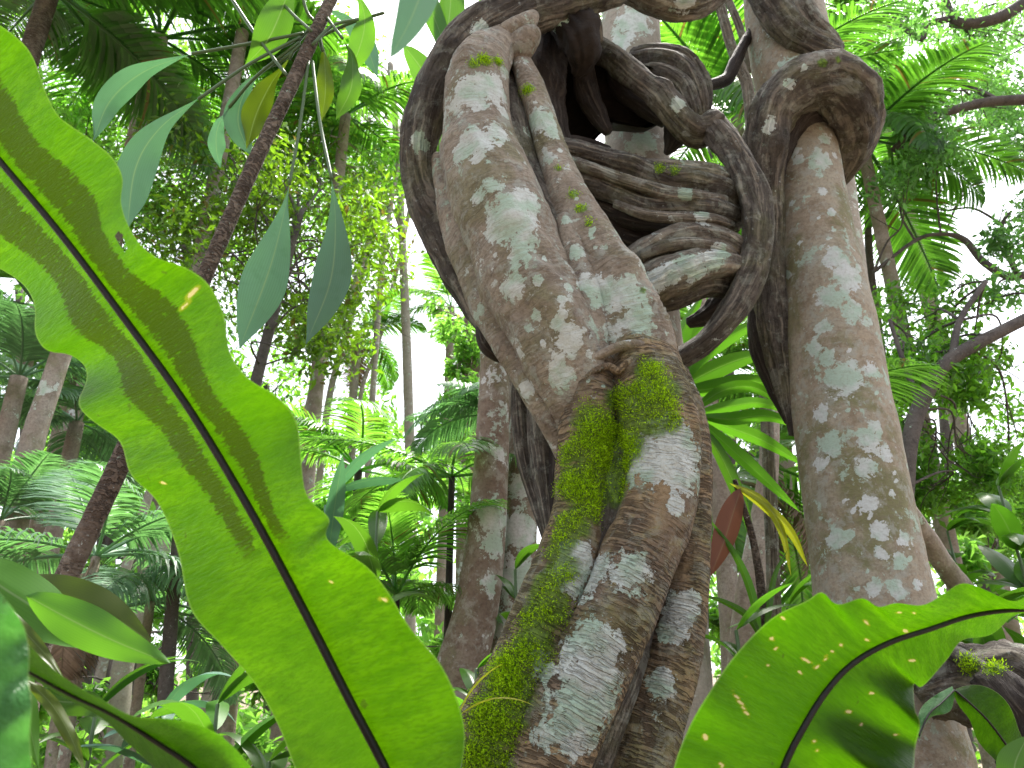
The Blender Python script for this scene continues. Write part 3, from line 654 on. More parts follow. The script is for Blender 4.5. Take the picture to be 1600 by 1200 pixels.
# ------------------------------------------------------------------ the trunks
tk = dict(segs=96, step=.012)
def ext(c, px, r):  # carry a trunk down to the ground
    return c + [(px, 1500, c[-1][2], r), (px + (px - c[-1][0]) * .4, 1800, c[-1][2], r * 1.25)]
_rs = random.Random(4)
SPECK = []
for _k in range(70):
    _y = _rs.uniform(200, 920); _c = 1230 + .155 * _y; SPECK.append((_c + _rs.uniform(-70, 70) * (.75 + _y / 3000), _y, 3.5 + 11 * _rs.random() ** 2.2))
tr_ctrl = [(1180, -260, 2.62, 40), (1208, 0, 2.6, 44), (1224, 100, 2.6, 47), (1250, 200, 2.6, 50), (1263, 300, 2.6, 56), (1278, 400, 2.6, 63), (1295, 500, 2.6, 70), (1311, 600, 2.6, 74), (1328, 700, 2.6, 78), (1344, 800, 2.6, 81), (1361, 900, 2.6, 86), (1392, 1100, 2.6, 98), (1408, 1200, 2.6, 108)]
woody_thing('speckled_tree', 'straight smooth trunk speckled with white lichen, standing right of the twisted liana', 'tree', P(1440, 1500, 2.6) * np.array((1, 1, 0)), [
 ('trunk', 'trunk', ext(tr_ctrl, 1455, 130), dict(tk, rough=.035, rscale=5, lobes=((3, .03, .6, 0),)))],
 lichen=[(1310, 580, 30), (1285, 690, 20), (1350, 670, 20), (1270, 640, 14), (1340, 480, 18), (1290, 455, 22), (1300, 390, 22), (1370, 570, 14), (1345, 720, 18), (1295, 840, 16), (1370, 820, 14), (1400, 910, 16), (1350, 780, 14), (1270, 720, 12), (1240, 90, 24), (1230, 20, 30), (1290, 240, 18), (1330, 420, 24)] + SPECK)
woody_thing('pale_tree', 'pale straight trunk hidden in the vine coil, between the twisted liana and the right trunk', 'tree', P(1060, 1500, 2.75) * np.array((1, 1, 0)), [
 ('trunk', 'trunk_pale', ext([(968, -260, 2.75, 38), (984, -20, 2.75, 44), (986, 80, 2.75, 46), (993, 200, 2.75, 48), (1005, 350, 2.75, 50), (1016, 500, 2.75, 46), (1026, 600, 2.75, 48), (1040, 900, 2.75, 60), (1050, 1200, 2.75, 75)], 1070, 95), dict(tk, segs=64, rough=.04, rscale=6))],
 lichen=[(985, 20, 30), (1000, 210, 24), (960, 60, 20)])
woody_thing('pale_sapling', 'slim pale trunk rising just behind the speckled right trunk', 'tree', P(1400, 1500, 3.1) * np.array((1, 1, 0)), [
 ('trunk', 'trunk_pale', ext([(1215, -260, 3.2, 22), (1262, 0, 3.15, 24), (1290, 150, 3.12, 26), (1312, 300, 3.1, 24), (1326, 400, 3.1, 24), (1345, 600, 3.1, 26), (1390, 1100, 3.1, 32)], 1430, 40), dict(segs=40, step=.02, rough=.04))])
woody_thing('strangler_vine', 'mossy brown vine hooked as a collar over the speckled right trunk', 'vine', P(1280, 150, 2.45), [
 ('strand', 'vine', [(1240, 680, 2.66, 6), (1226, 600, 2.64, 14), (1212, 520, 2.62, 22), (1203, 440, 2.6, 24), (1198, 360, 2.56, 26), (1192, 290, 2.5, 30), (1194, 222, 2.43, 34), (1214, 166, 2.37, 38), (1250, 134, 2.33, 39), (1292, 126, 2.32, 40), (1324, 146, 2.36, 40), (1338, 188, 2.48, 36), (1334, 232, 2.6, 26), (1322, 266, 2.68, 16), (1314, 290, 2.72, 6)],
  dict(vk, segs=64, lobes=((2, .10, 3, 0), (5, .05, 5, 0)), rough=.1, rscale=8, knots=((.55, 2, .03, .05), (.62, 3.5, .02, .04)))),
 ('strand', 'vine_dark', [(1196, 470, 2.66, 14), (1192, 380, 2.62, 18), (1200, 290, 2.54, 22), (1216, 226, 2.49, 24), (1244, 184, 2.46, 22), (1282, 168, 2.46, 24), (1312, 186, 2.54, 28), (1324, 226, 2.64, 26), (1316, 268, 2.7, 14)], dict(vk, rough=.16, rscale=11, lobes=((4, .1, 7, 0),))),  # inner strand coloured dark as shade on the collar's underside
 ('strand', 'vine_dark', [(1175, 470, 2.72, 8), (1190, 540, 2.72, 18), (1212, 600, 2.72, 16), (1234, 660, 2.72, 8)], dict(vk, segs=28, rough=.1)),
], lichen=[(1228, 138, 8), (1250, 112, 7), (1190, 190, 12)], moss=[(1290, 90, 8), (1318, 96, 6)])
woody_thing('crossing_vine', 'brown vine slanting across the top of the speckled right trunk', 'vine', P(1240, 30, 2.45), [
 ('strand', 'vine', [(1150, -80, 2.5, 20), (1190, -20, 2.46, 22), (1215, 20, 2.44, 24), (1240, 52, 2.44, 22), (1272, 70, 2.46, 20), (1298, 78, 2.52, 16), (1306, 92, 2.6, 12)], dict(vk, rough=.1, lobes=((3, .1, 4, 0),))),
 ('strand', 'vine_pale', [(1228, -60, 2.5, 14), (1248, 0, 2.48, 18), (1268, 38, 2.48, 18), (1290, 62, 2.5, 17), (1306, 80, 2.56, 13)], dict(vk, rough=.12)),
])
woody_thing('overhead_vine', 'pale thick vine sagging into the top edge right of the dark arch', 'vine', P(1060, 10, 2.3), [
 ('strand', 'vine_pale', [(900, -70, 2.2, 28), (960, -36, 2.22, 28), (1010, -8, 2.24, 26), (1056, 8, 2.26, 26), (1096, 2, 2.28, 22), (1140, -30, 2.3, 20), (1180, -80, 2.3, 20)], dict(vk, rough=.09, lobes=((2, .08, 3, 0),)))], lichen=[(1080, 10, 20)])
woody_thing('side_root', 'dark crooked branch jutting from the coil towards the right trunk', 'branch', P(1100, 130, 2.5), [
 ('limb', 'vine_dark', [(1085, 138, 2.5, 8), (1105, 134, 2.52, 9), (1135, 124, 2.55, 10), (1148, 100, 2.56, 10), (1162, 70, 2.58, 8), (1180, 40, 2.62, 7)], dict(segs=20, step=.01, rough=.12))])
for i, (c, lab) in enumerate((([(1105, -40, 3.2, 8), (1125, 10, 3.2, 8), (1142, 70, 3.2, 8), (1158, 110, 3.2, 9), (1170, 150, 3.2, 9), (1180, 320, 3.2, 9), (1200, 700, 3.2, 10), (1230, 1500, 3.2, 12)], 'longer of two thin pale liana stems hanging left of the speckled trunk'),
                             ([(1118, -40, 3.3, 6), (1142, 10, 3.3, 6), (1158, 50, 3.3, 6), (1172, 110, 3.3, 6)], 'shorter of two thin pale liana stems at the top left of the speckled trunk'))):
    woody_thing('thin_liana', lab, 'liana', P(*c[2][:3]), [('stem', 'vine_pale', c, dict(segs=16, step=.03, rough=.08))])

# ------------------------------------------------------------------ bird's nest fern fronds
def frond(parent, mid, left, right, mat, edgeY=.03, ruffle=.012, rfreq=7, nt_=340, nu=36, spots=(), rib=(4, 8), label=None, holes=(), fold=None):
    eL, eR = edgeY if isinstance(edgeY, tuple) else (edgeY, edgeY)
    C, L = resample(np.array(mid, float), nt_)           # px,py,Y along the rib
    El, _ = resample(np.array([(a, b, 0) for a, b in left], float), nt_)
    Er, _ = resample(np.array([(a, b, 0) for a, b in right], float), nt_)
    t = np.linspace(0, 1, nt_)
    kw_ = max(2, nt_ // 120); ker = np.ones(2 * kw_ + 1) / (2 * kw_ + 1)
    sm = lambda E: np.stack([np.convolve(np.pad(E[:, q], kw_, mode='reflect', reflect_type='odd'), ker, 'valid') for q in (0, 1)], 1)
    El, Er = sm(El), sm(Er)
    us = np.concatenate([-np.linspace(1, 0, nu + 1)[:-1], [0], np.linspace(0, 1, nu + 1)[1:]])
    W = np.array([P(*c) for c in C]); sl = np.concatenate([[0], np.cumsum(np.linalg.norm(np.diff(W, axis=0), axis=1))])
    V = np.zeros((nt_, len(us), 3))
    for j, u in enumerate(us):
        E = El if u < 0 else Er; k = abs(u)
        ph = 0 if u < 0 else 1.7
        rf = ruffle * k ** 2.2 * (np.sin(rfreq * 2 * math.pi * t + ph) + .4 * np.sin(rfreq * 4.7 * math.pi * t + 2 * ph))
        if fold and u < 0:
            f0, f1, amp, fq = fold
            rf = rf + amp * k ** 1.2 * np.clip(np.sin(math.pi * np.clip((t - f0) / (f1 - f0), 0, 1)), 0, 1) * np.sin(fq * 2 * math.pi * t)
        for i in range(nt_):
            a = C[i, 0] * (1 - k) + E[i, 0] * k; b = C[i, 1] * (1 - k) + E[i, 1] * k
            V[i, j] = P(a, b, C[i, 2] + (eL if u < 0 else eR) * k ** 1.15 + rf[i])
    V = V.reshape(-1, 3)
    x, y, d = proj(V)
    sp = np.zeros(len(V))
    for (sx, sy, ra, rb, an) in spots:
        dx, dy = x - sx, y - sy; ca, sa = math.cos(an), math.sin(an)
        q = np.sqrt(((dx * ca + dy * sa) / (ra * .6)) ** 2 + ((-dx * sa + dy * ca) / (rb * .6)) ** 2)
        sp = np.maximum(sp, np.clip(1.5 - q, 0, 1))
    fa = grid_faces(nt_, len(us))
    if holes:
        cx, cy = x[fa].mean(1), y[fa].mean(1); keep = np.ones(len(fa), bool)
        for (sx, sy, ra, rb, an) in holes:
            dx, dy = cx - sx, cy - sy; ca, sa = math.cos(an), math.sin(an)
            keep &= ((dx * ca + dy * sa) / ra) ** 2 + ((-dx * sa + dy * ca) / rb) ** 2 > 1
        fa = fa[keep]
    g = Geo(); g.add(V, {4: fa}, u=np.tile(us, nt_), f=np.repeat(t, len(us)), s=np.repeat(sl, len(us)), spot=sp)
    o = part('frond', g, mat, parent, label=label)
    gm = Geo(); rad = np.array([(rib[0] * (1 - q) + rib[1] * q) * depth(c[1], c[2]) / F for q, c in zip(t, C)])
    Wm = W + np.array((0, -.0035, 0))
    tube(gm, Wm, rad, 14)
    part('midrib', gm, M['midrib'], o)
    return o
fern1 = thing('birdnest_fern', 'large bird\'s nest fern with a huge translucent frond sweeping across the left foreground', 'fern', (-.12, .75, 0))
frond(fern1, [(-190, 20, .66), (-90, 145, .67), (0, 252, .69), (100, 372, .71), (200, 505, .73), (300, 645, .74), (400, 812, .75), (480, 962, .76), (545, 1090, .765), (605, 1205, .77), (660, 1330, .77), (700, 1480, .77), (720, 1620, .77)],
      [(-195, 25), (-170, 230), (-110, 330), (-60, 390), (0, 420), (38, 446), (55, 480), (54, 518), (72, 548), (106, 552), (112, 556), (134, 572), (134, 600), (121, 632), (150, 662), (188, 690), (204, 742), (246, 784), (278, 862), (298, 952), (346, 1008), (398, 1068), (436, 1136), (470, 1222), (530, 1340), (600, 1480), (700, 1620)],
      [(-185, 12), (-110, 10), (-40, 20), (10, 46), (48, 82), (70, 140), (92, 182), (134, 212), (176, 246), (193, 282), (188, 312), (202, 356), (236, 398), (290, 418), (326, 444), (350, 492), (358, 548), (386, 590), (436, 622), (464, 660), (470, 716), (480, 776), (518, 812), (506, 832), (520, 852), (572, 884), (606, 924), (640, 980), (690, 1040), (720, 1110), (726, 1165), (712, 1260), (720, 1400), (730, 1520), (740, 1620)],
      M['fern'], edgeY=(.10, -.07), ruffle=.0055, rfreq=6.0, spots=((297, 464, 4.5, 36, .62), (600, 937, 11, 3.5, .1), (518, 910, 4, 3, 0), (255, 755, 4, 5, 0)), holes=((187, 372, 6, 10, -.35), (193, 384, 5, 9, -.35)), rib=(4.5, 8))
frond(fern1, [(40, 1046, .62), (112, 1086, .63), (180, 1118, .635), (250, 1162, .64), (310, 1204, .645), (400, 1290, .65), (520, 1420, .70), (640, 1600, .75)],
      [(36, 1052), (104, 1092), (160, 1122), (190, 1152), (222, 1182), (262, 1222), (330, 1320), (450, 1470), (620, 1610)],
      [(44, 1006), (84, 1046), (130, 1078), (178, 1104), (206, 1120), (260, 1122), (316, 1134), (358, 1160), (398, 1206), (460, 1290), (560, 1420), (660, 1600)],
      M['fern_plain'], edgeY=(.05, -.05), ruffle=.006, rfreq=3, nt_=110, nu=14, rib=(2, 8), label='smaller frond low at the left')
fern4 = thing('foreground_fern', 'glossy bluish-green fern blade cut by the left edge, low in the foreground', 'fern', (-.5, .5, 0))
frond(fern4, [(-50, 900, .48), (-30, 1000, .48), (-20, 1100, .48), (-20, 1200, .48), (-10, 1350, .48), (0, 1600, .5)],
      [(-70, 900), (-110, 1000), (-120, 1100), (-110, 1200), (-80, 1350), (-20, 1600)],
      [(-40, 880), (30, 965), (46, 1020), (44, 1060), (50, 1100), (46, 1150), (50, 1200), (50, 1300), (20, 1600)],
      M['fern_gloss'], edgeY=.0, ruffle=.012, rfreq=4, nt_=110, nu=14)
fern2 = thing('birdnest_fern', 'bird\'s nest fern with a wide scarred frond curling over at the lower right', 'fern', (.42, .95, 0))
frond(fern2, [(1740, 1000, .92), (1660, 962, .92), (1596, 954, .92), (1520, 962, .92), (1450, 984, .91), (1385, 1006, .905), (1330, 1038, .90), (1290, 1080, .895), (1255, 1135, .89), (1222, 1202, .89), (1185, 1320, .89), (1160, 1500, .9), (1150, 1620, .9)],
      [(1745, 1006), (1690, 1000), (1620, 962), (1585, 962), (1548, 992), (1504, 1000), (1480, 1030), (1440, 1074), (1428, 1066), (1430, 1110), (1438, 1130), (1430, 1170), (1424, 1215), (1380, 1330), (1260, 1500), (1165, 1620)],
      [(1735, 994), (1690, 940), (1620, 928), (1584, 940), (1545, 924), (1504, 911), (1472, 930), (1440, 946), (1400, 942), (1372, 949), (1348, 934), (1308, 945), (1284, 924), (1262, 938), (1206, 966), (1150, 1022), (1108, 1082), (1074, 1142), (1050, 1215), (1045, 1330), (1090, 1500), (1140, 1620)],
      M['fern_plain'], edgeY=(.03, -.05), ruffle=.007, rfreq=6, fold=(.36, .80, .035, 9), rib=(2.5, 7.5), spots=((1155, 1095, 3, 26, -.6), (1165, 1112, 3, 16, -.6), (1102, 1152, 5, 9, -.4), (1260, 1032, 14, 3, .5), (1275, 1042, 10, 3, -.7), (1250, 1050, 6, 3, .9), (1290, 1028, 8, 3, -.9), (1300, 1018, 5, 3, .3), (1314, 1008, 4, 5, .1), (1206, 998, 5, 5, 0), (1223, 966, 4, 4, 0), (1212, 1013, 4, 4, 0), (1354, 972, 3, 10, -.7), (1415, 986, 6, 4, .5), (1425, 1032, 9, 3, 0), (1362, 1083, 6, 3, 0), (1325, 1112, 8, 4, 0), (1400, 1148, 5, 3, 0), (1272, 1158, 5, 4, 0), (1355, 1000, 6, 3, .3), (1405, 957, 6, 2.5, 0), (1428, 958, 4, 2.5, 0), (1278, 1173, 3, 3, 0), (1345, 1132, 5, 3, 0), (1200, 1040, 3, 5, 0), (1165, 1055, 3, 3, 0), (1127, 1195, 4, 8, -.5)))
fern3 = thing('birdnest_fern', 'small young fern with a folded blade beside the fallen log, lower right corner', 'fern', (.9, 1.5, 0))
frond(fern3, [(1492, 1080, 1.35), (1515, 1100, 1.36), (1545, 1130, 1.37), (1580, 1180, 1.38), (1600, 1230, 1.38), (1620, 1400, 1.4), (1630, 1600, 1.4)],
      [(1490, 1084), (1498, 1106), (1518, 1124), (1522, 1150), (1545, 1180), (1570, 1215), (1600, 1400), (1622, 1600)],
      [(1494, 1076), (1524, 1068), (1560, 1082), (1582, 1110), (1594, 1150), (1612, 1190), (1640, 1400), (1638, 1600)],
      M['fern_plain'], edgeY=.01, ruffle=.008, rfreq=3, nt_=70, nu=10, rib=(1.5, 3))
frond(fern3, [(1490, 1078, 1.35), (1470, 1098, 1.33), (1450, 1116, 1.32), (1434, 1150, 1.31)],
      [(1492, 1084), (1484, 1112), (1452, 1122), (1436, 1156)], [(1488, 1072), (1462, 1086), (1438, 1108), (1430, 1150)],
      M['fern_gloss'], edgeY=.01, ruffle=.004, rfreq=2, nt_=40, nu=6, rib=(1, 1.5))
g = Geo()
blade_px(g, [(1600, 1240, 1.2), (1585, 1200, 1.2), (1605, 1150, 1.2)], 50)
part('leaf', g, M['green_leaf'], fern3)

for fn_, ends in ((fern1, [(720, 1620, .77), (630, 1600, .75)]), (fern2, [(1150, 1620, .9)]), (fern3, [(1630, 1600, 1.4)]), (fern4, [(0, 1600, .5)])):
    g = Geo()
    for e in ends:
        p = P(*e); q = np.array([(p[0] * .5 + fn_.location[0] * .5, fn_.location[1], -.05), (p[0] * .8 + fn_.location[0] * .2, p[1], p[2] * .5), tuple(p)])
        q, _ = resample(q, 24); tube(g, q, np.linspace(.05, .008, 24), 16, rough=.3, rscale=20)
    part('rootstock', g, M['palm_stem'], fn_)
# ------------------------------------------------------------------ slender tree, upper left: long stalked leaves
st = [(20, 1200, 1.75, 22), (62, 1000, 1.75, 19), (105, 900, 1.75, 18), (198, 700, 1.75, 16), (260, 560, 1.75, 14), (320, 430, 1.75, 12.5), (400, 250, 1.75, 11.5), (452, 140, 1.75, 11), (484, 70, 1.75, 10.5), (512, 10, 1.75, 9.5), (560, -90, 1.75, 8)]
slender, so_ = woody_thing('slender_tree', 'slim dark scaly stem leaning across the upper left with long hanging grey-green leaves', 'tree', P(20, 1200, 1.75) * np.array((1, 1, 0)), [
 ('stem', 'palm_stem', [(-60, 1600, 1.75, 26)] + st, dict(segs=36, step=.008, rough=.10, rscale=18))])
LV = [  # petiole ctrl, blade ctrl, width, material, roll
 ([(474, 52), (380, 70), (300, 84)], [(300, 84), (225, 112), (172, 158), (145, 222)], 50, 'blue_leaf', .3),
 ([(470, 58), (390, 100), (310, 155)], [(312, 153), (250, 200), (212, 262), (198, 362)], 72, 'blue_leaf', -.3),
 ([(482, 96), (468, 200), (452, 288)], [(452, 288), (440, 350), (418, 430), (374, 545)], 86, 'blue_leaf', .2),
 ([(488, 96), (500, 190), (518, 278)], [(518, 278), (524, 350), (516, 440), (478, 538)], 72, 'blue_leaf', -.2),
 ([(470, 70), (440, 95), (412, 108)], [(412, 108), (384, 140), (372, 190), (392, 244)], 52, 'blue_leaf', .2),
 ([(468, 66), (400, 120), (358, 168)], [(358, 168), (340, 200), (338, 232), (344, 262)], 34, 'blue_leaf', -.4),
 ([(500, 30), (470, 60), (452, 92)], [(452, 92), (424, 130), (400, 180), (386, 232)], 56, 'olive_leaf', .5),
 ([(360, -5), (400, 55), (448, 118)], [(362, 0), (340, -40), (320, -80), (310, -130)], 50, 'green_leaf', .2),
 ([(430, -10), (455, 20), (486, 48)], [(470, -60), (450, -10), (420, 60), (382, 104)], 66, 'green_leaf', .2),
 ([(505, 20), (520, 40), (535, 60)], [(535, 60), (550, 90), (548, 140), (524, 188)], 42, 'green_leaf', .3),
 ([(498, 30), (500, 60), (504, 80)], [(504, 60), (508, 110), (508, 150), (502, 190)], 34, 'olive_leaf', .2),
 ([(560, 30), (520, 40), (488, 70)], [(556, -20), (570, 30), (560, 80), (540, 120)], 48, 'green_leaf', -.2),
 ([(600, 20), (550, 35), (490, 62)], [(500, 10), (540, 30), (572, 72), (590, 122)], 40, 'blue_leaf', .2),
 ([(500, 40), (480, 20), (470, -20)], [(470, -20), (440, -40), (430, -70), (400, -100)], 50, 'green_leaf', .2),
]
for pet, bl, wpx, mk, ro in LV:
    dy = random.uniform(-.12, .10)
    yb = [1.75 + dy * i / 3 for i in range(4)]
    gl = Geo(); blade_px(gl, [(a, b, 1.75 + dy + .03 * i) for i, (a, b) in enumerate(bl)], wpx * .82, ro, n=26, fold=.28, wave=.004, wfreq=3, curl=.1, profile=lambda q: np.sin(math.pi * q ** 1.35) ** 1.2 * .985 + .015)
    lo = part('leaf', gl, M[mk], slender)
    gp = Geo(); k = len(pet) - 1
    strand_px(gp, [(a, b, 1.75 + dy * i / k, 2.6) for i, (a, b) in enumerate(pet)], step=.02, segs=8)
    part('petiole', gp, M['petiole'], lo)
# broad leaves behind the arching vine
bl = thing('broadleaf_climber', 'broad bright green leaves hanging behind the dark vine arch', 'climber', P(690, 60, 2.5))
for c, wpx, mk in (([(700, -50, 2.5), (704, 0, 2.5), (700, 60, 2.5), (712, 120, 2.5)], 46, 'green_leaf'), ([(630, 70, 2.5), (660, 110, 2.5), (685, 160, 2.5), (690, 230, 2.5)], 44, 'green_leaf'), ([(660, -40, 2.5), (672, 10, 2.5), (690, 60, 2.5), (690, 100, 2.5)], 32, 'green_leaf'), ([(690, 150, 2.55), (686, 190, 2.55), (684, 240, 2.55)], 34, 'green_leaf'), ([(720, -60, 2.5), (750, -20, 2.5), (790, 5, 2.5)], 40, 'green_leaf')):
    gl = Geo(); blade_px(gl, c, wpx, random.uniform(-.4, .4), fold=.25); part('leaf', gl, M[mk], bl)
gp = Geo(); strand_px(gp, [(740, -160, 2.55, 4), (700, -60, 2.52, 4), (640, 40, 2.5, 3.5), (626, 72, 2.5, 3)], segs=8, step=.03); part('stem', gp, M['petiole'], bl)
bn = thing('overhanging_leaf', 'pale blurred grey-blue leaf hanging very close to the lens at the top edge', 'leaf', P(640, -60, .42))
gl = Geo(); blade_px(gl, [(690, -120, .42), (668, -40, .42), (642, 30, .42), (610, 90, .42)], 66, .3); part('blade', gl, M['blue_leaf'], bn)

# ------------------------------------------------------------------ broad strap plant at the left edge
pl = thing('strap_leaf_plant', 'ground plant with overlapping glossy lance leaves, one browned, at the lower left edge', 'plant', P(-60, 1300, 1.0) * np.array((1, 1, 0)))
for c, wpx, mk, ro, lab in (
    ([(-60, 870, 1.0), (0, 915, 1.0), (60, 955, 1.0), (118, 1012, .98)], 96, 'gloss_leaf', .25, None),
    ([(40, 930, .98), (110, 968, .97), (180, 1002, .96), (264, 1036, .95)], 66, 'gloss_leaf', -.15, None),
    ([(20, 905, 1.1), (90, 930, 1.1), (160, 955, 1.1), (236, 1002, 1.1)], 70, 'olive_leaf', .1, 'yellowing leaf with a dead brown patch'),
    ([(-60, 900, .94), (10, 960, .93), (60, 1010, .93), (104, 1066, .93)], 24, 'olive_leaf', .2, None),
    ([(40, 1060, 1.0), (80, 1100, 1.0), (110, 1150, 1.0), (134, 1210, 1.0)], 22, 'olive_leaf', .2, None),
    ([(0, 985, 1.05), (30, 1040, 1.05), (40, 1100, 1.05), (60, 1200, 1.05)], 36, 'gloss_leaf', .2, None),
    ([(60, 1075, 1.1), (90, 1095, 1.1), (140, 1100, 1.1), (180, 1130, 1.1)], 40, 'green_leaf', .2, None)):
    gl = Geo(); blade_px(gl, c, wpx, ro, n=22, fold=.22, wave=.003, wfreq=2); part('leaf', gl, M[mk], pl, label=lab)
gp = Geo(); strand_px(gp, [(-70, 880, 1.0, 8), (-75, 1000, 1.0, 9), (-70, 1300, 1.0, 10), (-70, 1650, 1.0, 12)], segs=12, step=.03); part('stem', gp, M['petiole'], pl)

# ------------------------------------------------------------------ palms
def palm_frond_mesh(name, mat, L=1.0, pairs=42, leaf=.36, wid=.022, droop=.9, hang=.5, seed=0, wob=.08):
    rs = np.random.default_rng(seed)
    n = 30; t = np.linspace(0, 1, n)
    ang = .35 - droop * t ** 1.3
    dx = np.cos(ang); dz = np.sin(ang)
    C = np.stack([np.concatenate([[0], np.cumsum(dx[:-1])]), wob * np.sin(2.2 * t) * n * .3, np.concatenate([[0], np.cumsum(dz[:-1])])], 1) * (L / (n - 1))
    T = unit(np.gradient(C, axis=0))
    g = Geo()
    tube(g, C, np.linspace(.012, .003, n) * L * .9, 6)
    pet = .16
    for i in range(pairs):
        q = pet + (1 - pet) * (i + .5) / pairs
        p = np.array([np.interp(q, t, C[:, k]) for k in range(3)]); tt = np.array([np.interp(q, t, T[:, k]) for k in range(3)])
        ll = leaf * L * (math.sin(math.pi * min(1, .12 + q * .9)) ** .6) * rs.uniform(.85, 1.1)
        for sgn in (-1, 1):
            sd = unit(np.cross(tt, (0, 0, 1)) * sgn)
            fwd = .45 + .5 * q + rs.normal(0, .06)
            d = unit(sd + tt * fwd + np.array((0, 0, .22 + rs.normal(0, .08))))
            k = 5; pts = [p]
            for a in range(k - 1):
                d = unit(d + np.array((0, 0, -hang * (a + 1) / k * rs.uniform(.7, 1.3))))
                pts.append(pts[-1] + d * ll / (k - 1))
            pts = np.array(pts)
            wdir = unit(np.cross(unit(np.gradient(pts, axis=0)), np.cross(sd, tt)))
            wv = wid * L * np.array((.35, 1, .95, .7, .05)) * .5
            V = np.stack([pts - wdir * wv[:, None], pts + wdir * wv[:, None]], 1).reshape(-1, 3)
            g.add(V, {4: grid_faces(k, 2)})
    return g.mesh(name, mat, smooth=False)
FR = {}
for mk in ('palm_dark', 'palm_silver', 'palm_mid', 'palm_dead'):
    FR[mk] = [palm_frond_mesh('palm_frond', M[mk], 1.0, 62, .33, .0165, dr, hg, sd) for dr, hg, sd in ((.7, .35, 1), (1.1, .55, 2), (1.5, .7, 3))]
def palm(label, px, py, Y, L, nf, mk, rpx=10, az0=0.0, eldeg=(15, 65), lean=0.0, azr=None, tmat='far_trunk', group='palms in the forest', trunk=True, name='palm_tree', deadf=False):
    c = P(px, py, Y)
    gx, gy = c[0] + lean, c[1] + .2
    zg = gz(gx, gy) - .1
    t = thing(name, label, 'palm', (gx, gy, zg), group)
    r = rpx * depth(py, Y) / F
    if trunk:
        g = Geo()
        q, Ln = resample(np.array([(gx, gy, zg), (gx * .5 + c[0] * .5 - lean * .15, gy * .5 + c[1] * .5, (zg + c[2]) / 2), tuple(c)]), max(8, int((c[2] - zg) / .12)))
        tube(g, q, np.linspace(r * 1.5, r, len(q)), 16, rough=.05, rscale=6)
        part('trunk', g, M[tmat], t)
    for i in range(nf):
        az = az0 + (2 * math.pi * i / nf if azr is None else azr[0] + (azr[1] - azr[0]) * (i + .5) / nf) + random.uniform(-.25, .25)
        el = R_(random.uniform(*eldeg))
        dead = deadf and i % 4 == 3
        if dead: el = R_(random.uniform(-80, -55))
        o = link('frond', random.choice(FR['palm_dead' if dead else mk]), t, tuple(c - np.array((gx, gy, zg))))
        s = L * random.uniform(.8, 1.12)
        if dead: s *= .7; o['label'] = 'dead brown frond hanging down'
        o.rotation_euler = (random.uniform(-.3, .3), -el, az); o.scale = (s, s, s)
    return t
random.seed(5)
U, D_ = 90, -90
palm('tall dark palm whose fronds crowd the top left corner', 80, -20, 6.6, 2.7, 12, 'palm_dark', 14, tmat='palm_stem', eldeg=(-30, 30))
palm('dark palm overhead between the top left corner palm and the slender stem', 250, 60, 8.5, 2.6, 12, 'palm_dark', 12, eldeg=(-25, 40))
palm('bright backlit palm crown high behind the top of the slender stem', 390, -10, 8.5, 2.9, 12, 'palm_mid', 9, eldeg=(-20, 45))
palm('palm crown above the gap left of the dark vine arch', 540, 180, 9.5, 1.9, 12, 'palm_mid', 8, eldeg=(-25, 45))
palm('distant palm with drooping dark fronds over the pale trunks', 560, 520, 12, 1.3, 10, 'palm_dark', 6, eldeg=(-50, 20), deadf=True, tmat='trunk_pale')
palm('bright distant palm left of the twisted liana against the sky gap', 705, 480, 12, 1.2, 10, 'palm_mid', 6, eldeg=(-40, 35))
palm('silvery palm with arching fronds at the left edge, the highest of three', 30, 590, 5.2, .92, 10, 'palm_silver', 13, eldeg=(-20, 40), group='silvery palms at the left edge')
palm('silvery palm hanging under the fern frond, right of the other two silvery palms', 120, 660, 6.0, .92, 10, 'palm_silver', 11, eldeg=(-35, 35), group='silvery palms at the left edge')
palm('low silvery palm at the left edge above the lance leaves, lowest of three', 0, 815, 4.6, .75, 10, 'palm_silver', 12, eldeg=(-15, 40), group='silvery palms at the left edge')
palm('silvery palm arching behind the lower part of the slender stem', 150, 870, 3.2, .85, 10, 'palm_silver', 7, eldeg=(-20, 40), deadf=True, group='silvery palms behind the stem')
palm('young silvery palm drooping near the thin mossy trunk below the great frond', 235, 940, 3.8, .85, 9, 'palm_silver', 7, eldeg=(-40, 25), group='silvery palms behind the stem')
palm('dark green palm filling the left edge behind the silvery fronds', 60, 480, 7.5, 2.0, 8, 'palm_dark', 12, eldeg=(-30, 40))
palm('understorey palm on a thin dark stem just left of the twin lichened trunks', 706, 745, 3.8, .78, 9, 'palm_mid', 5, eldeg=(-25, 25), tmat='vine_dark', name='understorey_palm', group='understorey palms')
palm('understorey palm with wide fronds beside the right edge of the great frond', 560, 735, 4.6, .85, 9, 'palm_mid', 6, eldeg=(-30, 25), tmat='vine_dark', name='understorey_palm', group='understorey palms')
palm('short understorey palm low between the great frond and the thin dark stem', 620, 930, 3.5, .66, 9, 'palm_mid', 5, eldeg=(-10, 40), tmat='vine_dark', name='understorey_palm', group='understorey palms')
palm('silvery palm frond clump in front of the twin lichened trunks', 775, 650, 4.2, .62, 6, 'palm_silver', 5, eldeg=(-15, 15), azr=(2.4, 4.6), tmat='vine_dark', name='understorey_palm', group='understorey palms')
palm('palm seen through the gap between looped vine and right trunk', 1150, 180, 6.5, 2.0, 12, 'palm_dark', 9, eldeg=(-40, 40))
palm('palm with fine fronds hanging behind the right side of the collar vine', 1345, 215, 6.2, 1.7, 11, 'palm_dark', 9, eldeg=(-50, 20))
